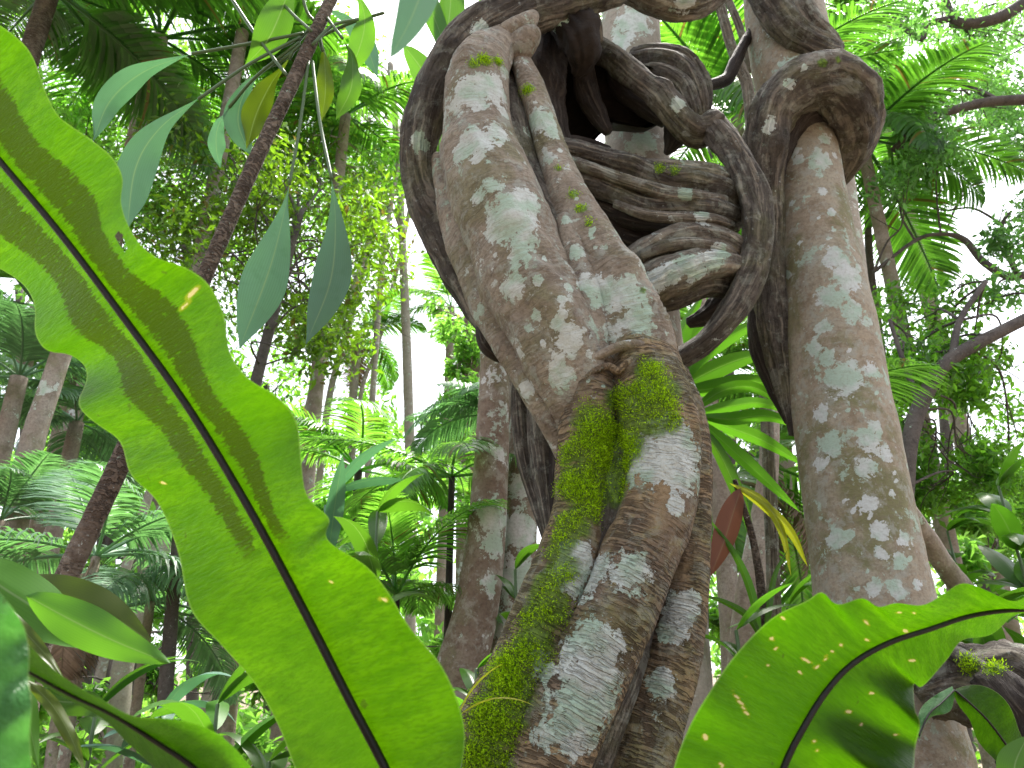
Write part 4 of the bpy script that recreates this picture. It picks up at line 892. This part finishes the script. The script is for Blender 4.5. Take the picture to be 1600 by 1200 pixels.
palm('high palm in the canopy above the top of the speckled trunk', 1345, 30, 10, 1.6, 12, 'palm_dark', 8, eldeg=(-20, 45))
palm('shaggy palm with drooping fronds behind the fan leaves', 1180, 720, 5.0, 1.4, 12, 'palm_mid', 9, eldeg=(-60, 20), deadf=True)
palm('small palm between the liana base and the speckled trunk', 1110, 600, 5.8, 1.2, 11, 'palm_mid', 10, eldeg=(-20, 45))

# fan-leaved palm between liana and right trunk
fan = thing('fan_palm', 'palm with broad pleated blades fanning out behind the looped vine', 'palm', P(1100, 1500, 3.0) * np.array((1, 1, 0)))
for c, wpx, mk in (([(1058, 612), (1090, 560), (1150, 520), (1206, 492)], 34, 'fan_leaf'), ([(1058, 612), (1100, 585), (1160, 560), (1215, 552)], 40, 'fan_leaf'), ([(1056, 600), (1070, 550), (1100, 510), (1135, 470)], 40, 'fan_leaf'), ([(1052, 590), (1060, 540), (1075, 500), (1098, 462)], 34, 'fan_leaf'),
    ([(1060, 614), (1120, 606), (1170, 596), (1230, 604)], 36, 'fan_leaf'), ([(1085, 640), (1130, 610), (1180, 606), (1232, 640)], 26, 'fan_leaf'), ([(1090, 645), (1140, 635), (1190, 630), (1250, 650)], 24, 'fan_leaf'), ([(1092, 650), (1140, 655), (1200, 650), (1260, 672)], 28, 'fan_leaf'),
    ([(1092, 652), (1140, 668), (1195, 690), (1262, 730)], 30, 'fan_leaf'), ([(1090, 655), (1130, 690), (1185, 740), (1250, 800)], 30, 'fan_leaf'), ([(1090, 660), (1125, 710), (1160, 790), (1180, 860)], 28, 'green_leaf')):
    gl = Geo(); dy = random.uniform(-.15, .15)
    blade_px(gl, [(a, b, 3.0 + dy * i / 3) for i, (a, b) in enumerate(c)], wpx * .78, random.uniform(-.5, .5), n=16, fold=.4); part('blade', gl, M[mk], fan)
gp = Geo(); strand_px(gp, [(1058, 606, 3.0, 4), (1090, 650, 3.0, 5), (1098, 760, 3.0, 7), (1100, 1000, 3.0, 8), (1105, 1560, 3.0, 10)], segs=12, step=.03, rough=.05); part('stem', gp, M['palm_stem'], fan)
pd = thing('pandanus', 'spiky plant with yellow-green strap leaves and one dead red leaf beside the speckled trunk', 'plant', P(1185, 1400, 2.9) * np.array((1, 1, 0)))
for c, wpx, mk, ro, lab in (
    ([(1150, 760), (1195, 790), (1235, 830), (1262, 885)], 16, 'yellow_leaf', .2, None), ([(1140, 755), (1190, 780), (1222, 830), (1236, 900)], 13, 'yellow_leaf', .3, None),
    ([(1190, 1010), (1175, 930), (1150, 870), (1108, 810)], 13, 'gloss_leaf', .2, None), ([(1195, 1010), (1170, 965), (1130, 940), (1095, 930)], 11, 'green_leaf', .2, None),
    ([(1196, 1010), (1200, 960), (1210, 900), (1230, 860)], 10, 'green_leaf', .2, None),
    ([(1158, 762), (1146, 800), (1130, 850), (1110, 900)], 40, 'dead_leaf', .3, 'dead folded red-brown leaf')):
    gl = Geo(); blade_px(gl, [(a, b, 2.7) for a, b in c], wpx, ro, n=16, fold=.4); part('leaf', gl, M[mk], pd, label=lab)
gp = Geo(); strand_px(gp, [(1148, 750, 2.72, 4), (1180, 860, 2.74, 6), (1194, 1010, 2.75, 8), (1200, 1500, 2.75, 12)], segs=12, step=.03, rough=.08); part('stem', gp, M['palm_stem'], pd)

# ------------------------------------------------------------------ trees of the wood
def leaves(geo, clumps, size, up=.35, aspect=.42, tight=.6):
    """clumps: centre(3), radius(3 or 1), count"""
    for c, r, n in clumps:
        r = np.broadcast_to(np.asarray(r, float), (3,))
        d = unit(rng.normal(0, 1, (n, 3))) * (rng.uniform(0, 1, n)[:, None] ** .45)
        p = np.asarray(c) + d * r
        # leaves gather in twig sprays
        k = max(4, n // 14); tw = p[rng.integers(0, n, k)]
        p = p * (1 - tight) + tw[rng.integers(0, k, n)] * tight + rng.normal(0, 1, (n, 3)) * r * .12
        ax = unit(rng.normal(0, 1, (n, 3)) + np.array((0, 0, -.35)))
        nn = unit(rng.normal(0, .8, (n, 3)) + np.array((0, 0, up * 2)))
        sd = unit(np.cross(ax, nn)); nr = np.cross(sd, ax)
        s = size * rng.uniform(.55, 1.3, n)[:, None]
        b, t_ = p, p + ax * s
        m1 = p + ax * s * .45
        l, r_ = m1 - sd * s * aspect * .5 + nr * s * .08, m1 + sd * s * aspect * .5 + nr * s * .08
        v = np.stack([b, r_, t_, l], 1).reshape(-1, 3)
        i = np.arange(n)[:, None] * 4
        geo.add(v, {3: np.vstack([i + np.array((0, 1, 2)), i + np.array((0, 2, 3))])})
    return geo
# openings in the canopy where the bright sky comes through
GAPS = [(635, 500, 42, 80), (645, 630, 22, 40), (610, 70, 30, 40), (1445, 400, 75, 62), (1425, 75, 30, 36), (1540, 290, 34, 50), (5, 455, 30, 40), (230, 185, 24, 24), (1590, 560, 24, 50)]
def canopy_tree(label, trunk, limbs, clumps, lmat, size, tmat='branch', name='forest_tree', dens=1.0, group='forest trees', up=.35, air=0):
    """trunk/limbs: px ctrl rows; clumps: px, py, Y, rpx, count"""
    b = P(*trunk[0][:3]); z = gz(b[0], b[1]) - .15
    t = thing(name, label, 'tree', (b[0], b[1], z), group)
    w = [(b[0], b[1], z, trunk[0][3] * depth(trunk[0][1], trunk[0][2]) / F * 1.35)] + [tuple(P(*c[:3])) + (c[3] * depth(c[1], c[2]) / F,) for c in trunk]
    q, Ln = resample(np.array(w), 10); q, Ln = resample(np.array(w), max(12, int(Ln / .08)))
    gt = Geo(); tube(gt, q[:, :3], q[:, 3], 20, rough=.08, rscale=5)
    for lm in limbs:
        g = Geo(); strand_px(g, lm, step=.04, segs=12, rough=.12, rscale=9)
        part('limb', g, M['branch'], t)
    top = np.array(w[-1][:3])
    cl, g = [], Geo()
    nq = len(q); allp = [q[i, :3] for i in range(int(nq * .55), nq, max(1, nq // 14))] + [P(*c[:3]) for lm in limbs for c in lm]
    for (px, py, Y, r, n) in clumps:
        if any(((px - gx) / (ga + .28 * r)) ** 2 + ((py - gy) / (gb + .28 * r)) ** 2 < 1 for gx, gy, ga, gb in GAPS): continue
        c = P(px, py, Y); rr = r * depth(py, Y) / F
        cl.append((c, (rr, rr * 1.1, rr * .8), int(n * dens)))
        near = sorted(allp, key=lambda a: np.linalg.norm(a - c))[:4]
        j = near[int(rng.integers(0, len(near)))]
        e = c + rng.normal(0, .2, 3) * rr
        d = e - j; side = np.cross(d, (0, 0, 1)) * rng.uniform(-.22, .22)
        q, _ = resample(np.array([j, j + d * .3 + side + np.array((0, 0, .10)) * np.linalg.norm(d), j + d * .65 + side * .6 + rng.normal(0, .06, 3), e]), 22)
        rad = max(.007, .010 * depth(py, Y) / 6)
        tube(gt, q, np.linspace(rad, rad * .35, 22), 6, rough=.1, rscale=9)
        for k in range(3):
            i0 = int(rng.integers(9, 19)); ee = c + rng.normal(0, .55, 3) * rr
            m_ = (q[i0] + ee) / 2 + rng.normal(0, .15, 3) * rr
            q2, _ = resample(np.array([q[i0], m_, ee]), 10)
            tube(gt, q2, np.linspace(rad * .5, rad * .15, 10), 5)
    leaves(g, cl, size, up, tight={0: .45, 1: .3, 2: .18}[air])
    part('crown', g, M[lmat], t, smooth=False)
    part('trunk', gt, M[tmat], t)
    return t
def scatter(x0, y0, x1, y1, Y0, Y1, r0, r1, n, cnt, slope=0):
    return [(random.uniform(x0, x1), random.uniform(y0, y1), random.uniform(Y0, Y1), random.uniform(r0, r1), cnt) for _ in range(n)]
random.seed(21)
canopy_tree('airy olive-green tree behind the hanging grey-green leaves', [(330, 1150, 8, 12), (380, 700, 8, 10), (430, 480, 8, 8), (470, 330, 8, 6)], [],
   scatter(230, 200, 620, 430, 6.5, 10, 60, 110, 24, 420) + scatter(370, 430, 580, 560, 7, 10, 50, 80, 10, 300), 'crown_olive', .10, air=2)
canopy_tree('airy green tree at the top between the slender stem and the dark arch', [(640, 1150, 11, 9), (640, 700, 11, 8), (625, 300, 11, 6), (610, 100, 11, 5)], [],
   scatter(420, 60, 650, 330, 9, 13, 45, 85, 14, 330) + scatter(150, 100, 420, 330, 9, 12, 55, 95, 12, 400), 'crown_green', .13, tmat='trunk_pale', air=2)
canopy_tree('vine-draped tree with brownish trunk just left of the twin lichened trunks', [(728, 1100, 7.5, 20), (730, 800, 7.5, 17), (735, 600, 7.5, 15), (738, 480, 7.5, 12)], [],
   scatter(690, 520, 760, 700, 7, 8, 20, 44, 8, 200) + scatter(680, 420, 790, 520, 7, 8.5, 22, 40, 5, 150), 'crown_bright', .09, tmat='red_trunk')
canopy_tree('bright leafy tree in the gap left of the twisted liana, far back', [(690, 1120, 15, 8), (692, 800, 15, 7), (695, 640, 15, 4)], [],
   scatter(650, 590, 740, 720, 13, 17, 26, 48, 10, 280), 'crown_bright', .2)
canopy_tree('small-leaved tree filling the forest behind the left edge', [(160, 1150, 9, 16), (170, 700, 9, 13), (185, 400, 9, 9)], [],
   scatter(-40, 150, 230, 420, 8, 10.5, 65, 110, 12, 420) + scatter(-40, 420, 160, 700, 8, 10, 55, 85, 9, 330), 'crown_bright', .12, air=2)
canopy_tree('shrubby tree in shade behind the lower left leaves', [(120, 1150, 8, 11), (150, 950, 8, 9), (180, 820, 8, 6)], [],
   scatter(-30, 700, 300, 980, 7, 10, 40, 80, 16, 360), 'crown_bright', .10, air=2)
canopy_tree('crooked dark-limbed tree leaning right behind the speckled trunk', [(1402, 1000, 5, 18), (1408, 850, 5, 15), (1420, 700, 5, 13), (1440, 630, 5, 12), (1478, 568, 5, 11), (1540, 530, 5, 10), (1640, 480, 5, 9)],
   [[(1440, 640, 5, 6), (1410, 560, 5.1, 4), (1390, 500, 5.2, 3)], [(1488, 562, 5, 7), (1500, 500, 5.1, 5), (1540, 440, 5.2, 4)]],
   scatter(1370, 460, 1600, 640, 5.1, 6.6, 40, 80, 17, 400) + scatter(1390, 640, 1600, 790, 5.1, 6.6, 40, 70, 12, 400), 'crown_green', .07, air=2)
canopy_tree('tall tree whose dark crooked branches spread over the top right', [(1760, 1100, 6, 24), (1760, 600, 6, 20), (1740, 200, 6, 16), (1730, 60, 6, 13)],
   [[(1735, 40, 6, 11), (1640, -10, 6, 10), (1560, 28, 6, 9), (1500, 36, 6, 8), (1480, 8, 6, 6), (1470, -40, 6, 5)],
    [(1745, 200, 6, 10), (1660, 160, 6, 9), (1560, 158, 6, 8), (1490, 172, 6, 7), (1440, 192, 6, 6), (1396, 234, 6, 5)],
    [(1560, 158, 6, 5), (1500, 130, 6.2, 4), (1440, 125, 6.3, 4), (1370, 126, 6.4, 4), (1355, 150, 6.4, 2)],
    [(1480, 30, 6, 6), (1445, 40, 6, 5), (1440, 62, 6, 4), (1390, 30, 6.1, 7), (1330, 34, 6.1, 7), (1250, 20, 6.1, 6)],
    [(1745, 330, 6.3, 9), (1660, 400, 6.3, 8), (1590, 432, 6.2, 7), (1540, 412, 6.2, 6), (1506, 374, 6.2, 5), (1470, 366, 6.2, 3), (1430, 376, 6.2, 3), (1365, 425, 6.2, 3)],
    [(1590, 432, 6.2, 5), (1570, 380, 6.2, 4), (1566, 350, 6.2, 3), (1580, 330, 6.2, 2)]],
   scatter(1330, 0, 1600, 150, 5.5, 8, 50, 95, 18, 430) + scatter(1400, 150, 1620, 260, 5.5, 7.5, 45, 85, 11, 380) + scatter(1380, 230, 1500, 320, 5.5, 7, 30, 55, 5, 220) + scatter(1550, 250, 1640, 480, 5.5, 7, 36, 60, 7, 300), 'crown_cool', .075, air=2)
canopy_tree('bright green canopy tree high behind the looped vine', [(1145, 1100, 12, 9), (1140, 600, 12, 8), (1110, 200, 12, 6)], [],
   scatter(1030, 20, 1190, 130, 10, 13, 26, 46, 10, 420) + scatter(1080, 120, 1180, 400, 11, 14, 30, 46, 8, 300), 'crown_bright', .17)
canopy_tree('backlit tree with yellow-green leaves high on the right, beyond the crooked branches', [(1500, 1100, 12, 12), (1480, 700, 12, 9), (1440, 300, 12, 6)], [],
   scatter(1300, 40, 1600, 260, 10.5, 13, 34, 60, 9, 260) + scatter(1360, 100, 1440, 200, 10, 12, 24, 40, 5, 260), 'crown_bright', .18)
canopy_tree('leafy tree deep in the wood behind the lower right ferns', [(1560, 1120, 9, 11), (1540, 900, 9, 9), (1530, 740, 9, 6)], [],
   scatter(1400, 720, 1640, 960, 7.5, 11, 34, 60, 18, 420), 'crown_bright', .14)
canopy_tree('shaded tree behind the fan palm and pandanus', [(1210, 1100, 8, 10), (1210, 900, 8, 8), (1205, 700, 8, 5)], [],
   scatter(1080, 560, 1270, 760, 7.5, 10, 26, 46, 10, 320) + scatter(1090, 780, 1280, 1000, 7, 10, 24, 44, 12, 320), 'crown_green', .12)
canopy_tree('tall dark-leaved tree closing the view at the far upper left', [(300, 1150, 13, 10), (300, 700, 13, 9), (290, 300, 13, 7), (285, 80, 13, 5)], [],
   scatter(-20, -20, 560, 260, 12, 16, 60, 110, 22, 420) + scatter(180, 260, 600, 520, 12, 15, 50, 90, 12, 330), 'crown_green', .15, air=2)
canopy_tree('tall soft-green tree far behind the silvery palms and the understorey palms', [(420, 1150, 15, 9), (420, 800, 15, 8), (415, 600, 15, 6)], [],
   scatter(-20, 560, 420, 860, 12, 16, 45, 90, 14, 330) + scatter(440, 560, 600, 800, 12, 16, 40, 70, 10, 300), 'crown_green', .15, air=2)
canopy_tree('thicket of bright saplings low between the great frond and the twin trunks', [(560, 1150, 6, 6), (570, 1000, 6, 5), (575, 880, 6, 4)], [],
   scatter(440, 780, 740, 1150, 5, 8, 30, 55, 20, 330), 'crown_bright', .10, name='sapling')
canopy_tree('thicket of green saplings at the foot of the palms, lower left', [(200, 1190, 5.5, 6), (210, 1100, 5.5, 5), (215, 1000, 5.5, 4)], [],
   scatter(0, 960, 440, 1190, 4.6, 7, 30, 55, 18, 300), 'crown_bright', .09, name='sapling')
canopy_tree('tall bright tree in the sky gap above the silvery palms', [(40, 1100, 14, 9), (40, 700, 14, 8), (30, 450, 14, 6)], [],
   scatter(-20, 430, 140, 560, 13, 16, 24, 40, 6, 240), 'crown_bright', .2)
# trunks seen between the leaves
def plain_tree(label, c, tmat, name='forest_tree', lichen=(), group='bare trunks in the forest', crown=None):
    b = P(*c[0][:3])
    t, o = woody_thing(name, label, 'tree', (b[0], b[1], gz(b[0], b[1]) - .1), [('trunk', tmat, [(c[0][0] - .3 * (c[1][0] - c[0][0]), 1290, c[0][2], c[0][3] * 1.2)] + c, dict(segs=24, step=.04, rough=.06, rscale=5))], lichen)
    t['group'] = group
    return t
plain_tree('left one of the twin lichened trunks, buttressed and red-brown at its foot', [(715, 1080, 3.4, 44), (742, 960, 3.4, 36), (758, 850, 3.4, 31), (768, 700, 3.4, 26), (772, 560, 3.4, 22), (768, 400, 3.4, 20), (755, 150, 3.4, 18)], 'red_trunk', lichen=[(775, 800, 26), (780, 840, 20), (790, 700, 14), (770, 900, 16)], group='twin lichened trunks')
plain_tree('right one of the twin trunks, its side whitened by lichen', [(795, 1080, 3.55, 36), (806, 900, 3.55, 31), (814, 750, 3.55, 26), (815, 600, 3.55, 22), (810, 400, 3.55, 20), (800, 150, 3.55, 18)], 'red_trunk', lichen=[(820, 830, 34), (815, 900, 34), (805, 980, 34), (822, 760, 22), (800, 1040, 26)], group='twin lichened trunks')
for lab, c, m in (
 ('pale straight trunk in the far group beyond the long leaves, leftmost of three', [(440, 1000, 11, 5.4), (478, 650, 11, 4.8), (525, 520, 11, 4.8), (575, 380, 11, 4.1), (620, 200, 11, 3.4)], 'trunk_pale'),
 ('pale straight trunk in the far group beyond the long leaves, middle of three', [(480, 1000, 12, 6.1), (510, 650, 12, 5.4), (545, 510, 12, 4.8), (585, 360, 12, 4.1), (640, 150, 12, 3.4)], 'trunk_pale'),
 ('pale straight trunk in the far group beyond the long leaves, rightmost of three', [(530, 1000, 12, 4.1), (560, 640, 12, 3.4), (590, 540, 12, 3.4), (625, 400, 12, 3.4), (655, 250, 12, 2.7)], 'trunk_pale'),
 ('lichen-spotted trunk leaning at the left edge under the silvery palms', [(-10, 1000, 4.8, 24), (14, 860, 4.8, 21), (48, 700, 4.8, 18), (80, 600, 4.8, 16), (130, 450, 4.8, 14)], 'far_trunk'),
 ('brown trunk leaning behind the lichen-spotted one at the left', [(20, 1000, 6.5, 13), (50, 860, 6.5, 12), (90, 720, 6.5, 11), (130, 600, 6.5, 9)], 'red_trunk'),
 ('pinkish peeling trunk between the slender stem and the great frond', [(190, 1060, 5, 16), (215, 960, 5, 15), (245, 880, 5, 14), (275, 780, 5, 13), (320, 640, 5, 11)], 'trunk_pale'),
 ('thin dark mossy trunk upright beside the lower left of the great frond', [(258, 1100, 3.4, 12), (265, 1000, 3.4, 11), (273, 900, 3.4, 10), (285, 780, 3.4, 9)], 'branch'),
 ('slim pinkish trunk between the lance leaves and the lower edge of the great frond', [(300, 1190, 6, 9), (325, 1080, 6, 8), (352, 960, 6, 8), (400, 780, 6, 6)], 'trunk_pale'),
 ('pale thin trunk rising from behind the tips of the lance leaves', [(130, 1180, 6, 9), (160, 1040, 6, 8), (196, 890, 6, 8), (250, 720, 6, 6)], 'trunk_pale'),
 ('broken grey trunk low behind the lower left leaves', [(90, 1160, 4.5, 15), (120, 1020, 4.5, 14), (160, 900, 4.5, 11)], 'far_trunk'),
 ('pale trunk low beside the foot of the great frond', [(350, 1180, 5, 15), (360, 1080, 5, 14), (372, 980, 5, 12), (395, 800, 5, 10)], 'far_trunk'),
 ('slim grey trunk behind the fan palm, left of the forked one', [(1146, 1060, 4.4, 19), (1136, 900, 4.4, 16), (1122, 740, 4.4, 15), (1104, 580, 4.4, 11), (1090, 420, 4.4, 9)], 'far_trunk'),
 ('grey trunk with curved side behind the pandanus', [(1160, 1050, 3.9, 24), (1172, 930, 3.9, 22), (1186, 840, 3.9, 19), (1200, 740, 3.9, 16), (1206, 600, 3.9, 12)], 'far_trunk'),
 ('thin grey trunk against the white sky right of the speckled trunk', [(1420, 1000, 7, 6), (1385, 600, 7, 5), (1360, 420, 7, 6), (1354, 300, 7, 5), (1340, 150, 7, 4)], 'branch'),
 ('slim trunk in the background near the bright sky gap, beside the dark arch', [(560, 1000, 10, 5.4), (590, 500, 10, 4.8), (606, 340, 10, 4.8), (626, 240, 10, 4.1), (650, 120, 10, 3.4)], 'trunk_pale')):
    plain_tree(lab, c, m)
woody_thing('slanting_root', 'grey root slanting down behind the right side of the speckled trunk', 'root', P(1470, 880, 3.4), [
  ('root', 'far_trunk', [(1420, 800, 3.2, 14), (1448, 840, 3.3, 15), (1476, 885, 3.4, 16), (1510, 930, 3.5, 18), (1560, 1010, 3.7, 22), (1620, 1120, 3.9, 26)], dict(segs=24, step=.02, rough=.1))])
woody_thing('fallen_log', 'knotted grey log lying behind the fern at the lower right edge', 'log', P(1560, 1060, 2.3), [
  ('log', 'vine', [(1440, 1075, 2.35, 40), (1490, 1060, 2.3, 46), (1550, 1060, 2.25, 46), (1620, 1075, 2.2, 50), (1720, 1120, 2.1, 56)], dict(segs=64, step=.01, flute=.25, rough=.25, rscale=9, lobes=((3, .08, 4, 0),), knots=((.5, 1, .05, .06), (.35, 3, .05, .07), (.7, 2, .04, .05)))),
  ('root', 'vine', [(1470, 1010, 2.3, 10), (1500, 1025, 2.2, 13), (1540, 1050, 2.15, 14), (1600, 1080, 2.1, 16), (1680, 1140, 2.1, 18)], dict(segs=28, step=.01, rough=.12)),
  ('stump', 'vine_dark', [(1545, 1060, 2.15, 26), (1580, 1090, 2.1, 30), (1600, 1130, 2.1, 34), (1610, 1250, 2.15, 44), (1615, 1500, 2.2, 60)], dict(segs=48, step=.012, flute=.3, rough=.25, rscale=11))], moss=[(1500, 1030, 16), (1560, 1030, 16)], tuft=900, tsize=.007)

# ------------------------------------------------------------------ low plants
def herb(label, px, py, Y, n, L, W, mk, h=.0, group='low broad-leaved plants', name='broadleaf_plant', droop=1.4, el=(30, 75)):
    """leafy clump: its heart sits at the given pixel, on a stem from the ground"""
    c = P(px, py, Y); z = gz(c[0], c[1]) - .05
    t = thing(name, label, 'plant', (c[0], c[1], z), group)
    g = Geo(); q, _ = resample(np.array([(c[0], c[1], z), (c[0] + .02, c[1], (c[2] + z) / 2), tuple(c)]), 14)
    tube(g, q, np.linspace(.012, .006, 14), 8); part('stem', g, M['petiole'], t)
    for i in range(n):
        g = Geo(); b = q[-1 - (i % 5)] 
        arc_leaf(g, b, 2.4 * i + random.uniform(-.3, .3), R_(random.uniform(*el)), L * random.uniform(.7, 1.15), W * random.uniform(.8, 1.2), droop * random.uniform(.6, 1.3), n=12, fold=.3)
        part('leaf', g, M[mk], t)
    return t
random.seed(3)
for a in (
 ('arching ginger-like plant beside the foot of the great frond', 340, 1100, 2.6, 9, .42, .075, 'gloss_leaf'),
 ('low glossy plant under the thin mossy trunk', 250, 1120, 2.9, 8, .4, .07, 'blue_leaf'),
 ('dark strap plant in the lower left behind the small frond', 150, 1110, 2.8, 9, .4, .06, 'green_leaf'),
 ('yellow-green plant in shade at the bottom near the great frond', 420, 1190, 2.6, 9, .4, .07, 'green_leaf'),
 ('broad-leaved plant with curved dark leaves right of the great frond', 590, 800, 3.0, 8, .36, .085, 'green_leaf'),
 ('bluish strap plant tucked behind the notch of the great frond', 520, 770, 3.4, 8, .5, .07, 'blue_leaf'),
 ('small bright plant growing at the foot of the twin trunks', 745, 1045, 2.3, 10, .17, .04, 'fan_leaf'),
 ('tiny grassy plant against the mossy base of the liana', 715, 1120, 1.6, 9, .15, .02, 'yellow_leaf'),
 ('leafy seedling clinging to the gap between the twin trunks', 805, 890, 3.2, 9, .2, .05, 'green_leaf'),
 ('bright plant behind the left edge of the right fern', 1150, 985, 2.6, 10, .25, .05, 'fan_leaf'),
 ('low plant between the pandanus and the speckled trunk', 1230, 950, 3.2, 10, .3, .06, 'gloss_leaf'),
 ('tall shrub with big bright leaves at the right edge', 1560, 760, 3.6, 14, .32, .10, 'fan_leaf'),
 ('bright big-leaved shrub low at the right edge above the log', 1590, 880, 3.8, 14, .34, .11, 'fan_leaf'),
 ('shrub with glossy leaves just right of the speckled trunk', 1480, 830, 4.2, 14, .3, .09, 'fan_leaf'),
 ('dark shrub under the bright shrubs behind the log', 1530, 970, 3.4, 12, .3, .09, 'gloss_leaf')):
    herb(*a)
# ground cover and the far wood, both uncountable
def stuff(name, label, cat, mats, geo):
    o = link(name, geo.mesh(name, mats, smooth=False)); o['kind'] = 'stuff'; o['label'] = label; o['category'] = cat
    return o
g = Geo(); cl = []
for k in range(150):
    y = random.uniform(2.6, 13); x = random.uniform(-.85, .85) * y
    cl.append(((x, y, gz(x, y) + .12), (.55, .55, .2), 60))
leaves(g, cl, .12, .5); stuff('undergrowth', 'low green undergrowth covering the forest floor', 'undergrowth', M['crown_green'], g)
g = Geo(); cl = []
for k in range(190):
    y = random.uniform(14, 26); x = random.uniform(-.95, .95) * y
    z = gz(x, y) + random.uniform(0, 1) ** 1.5 * y * .36
    cl.append(((x, y, z), (1.1, 1.1, .9), 150))
leaves(g, cl, .3, .3); stuff('far_wood', 'bright hazy mass of far forest leaves behind everything', 'forest', M['crown_bright'], g)
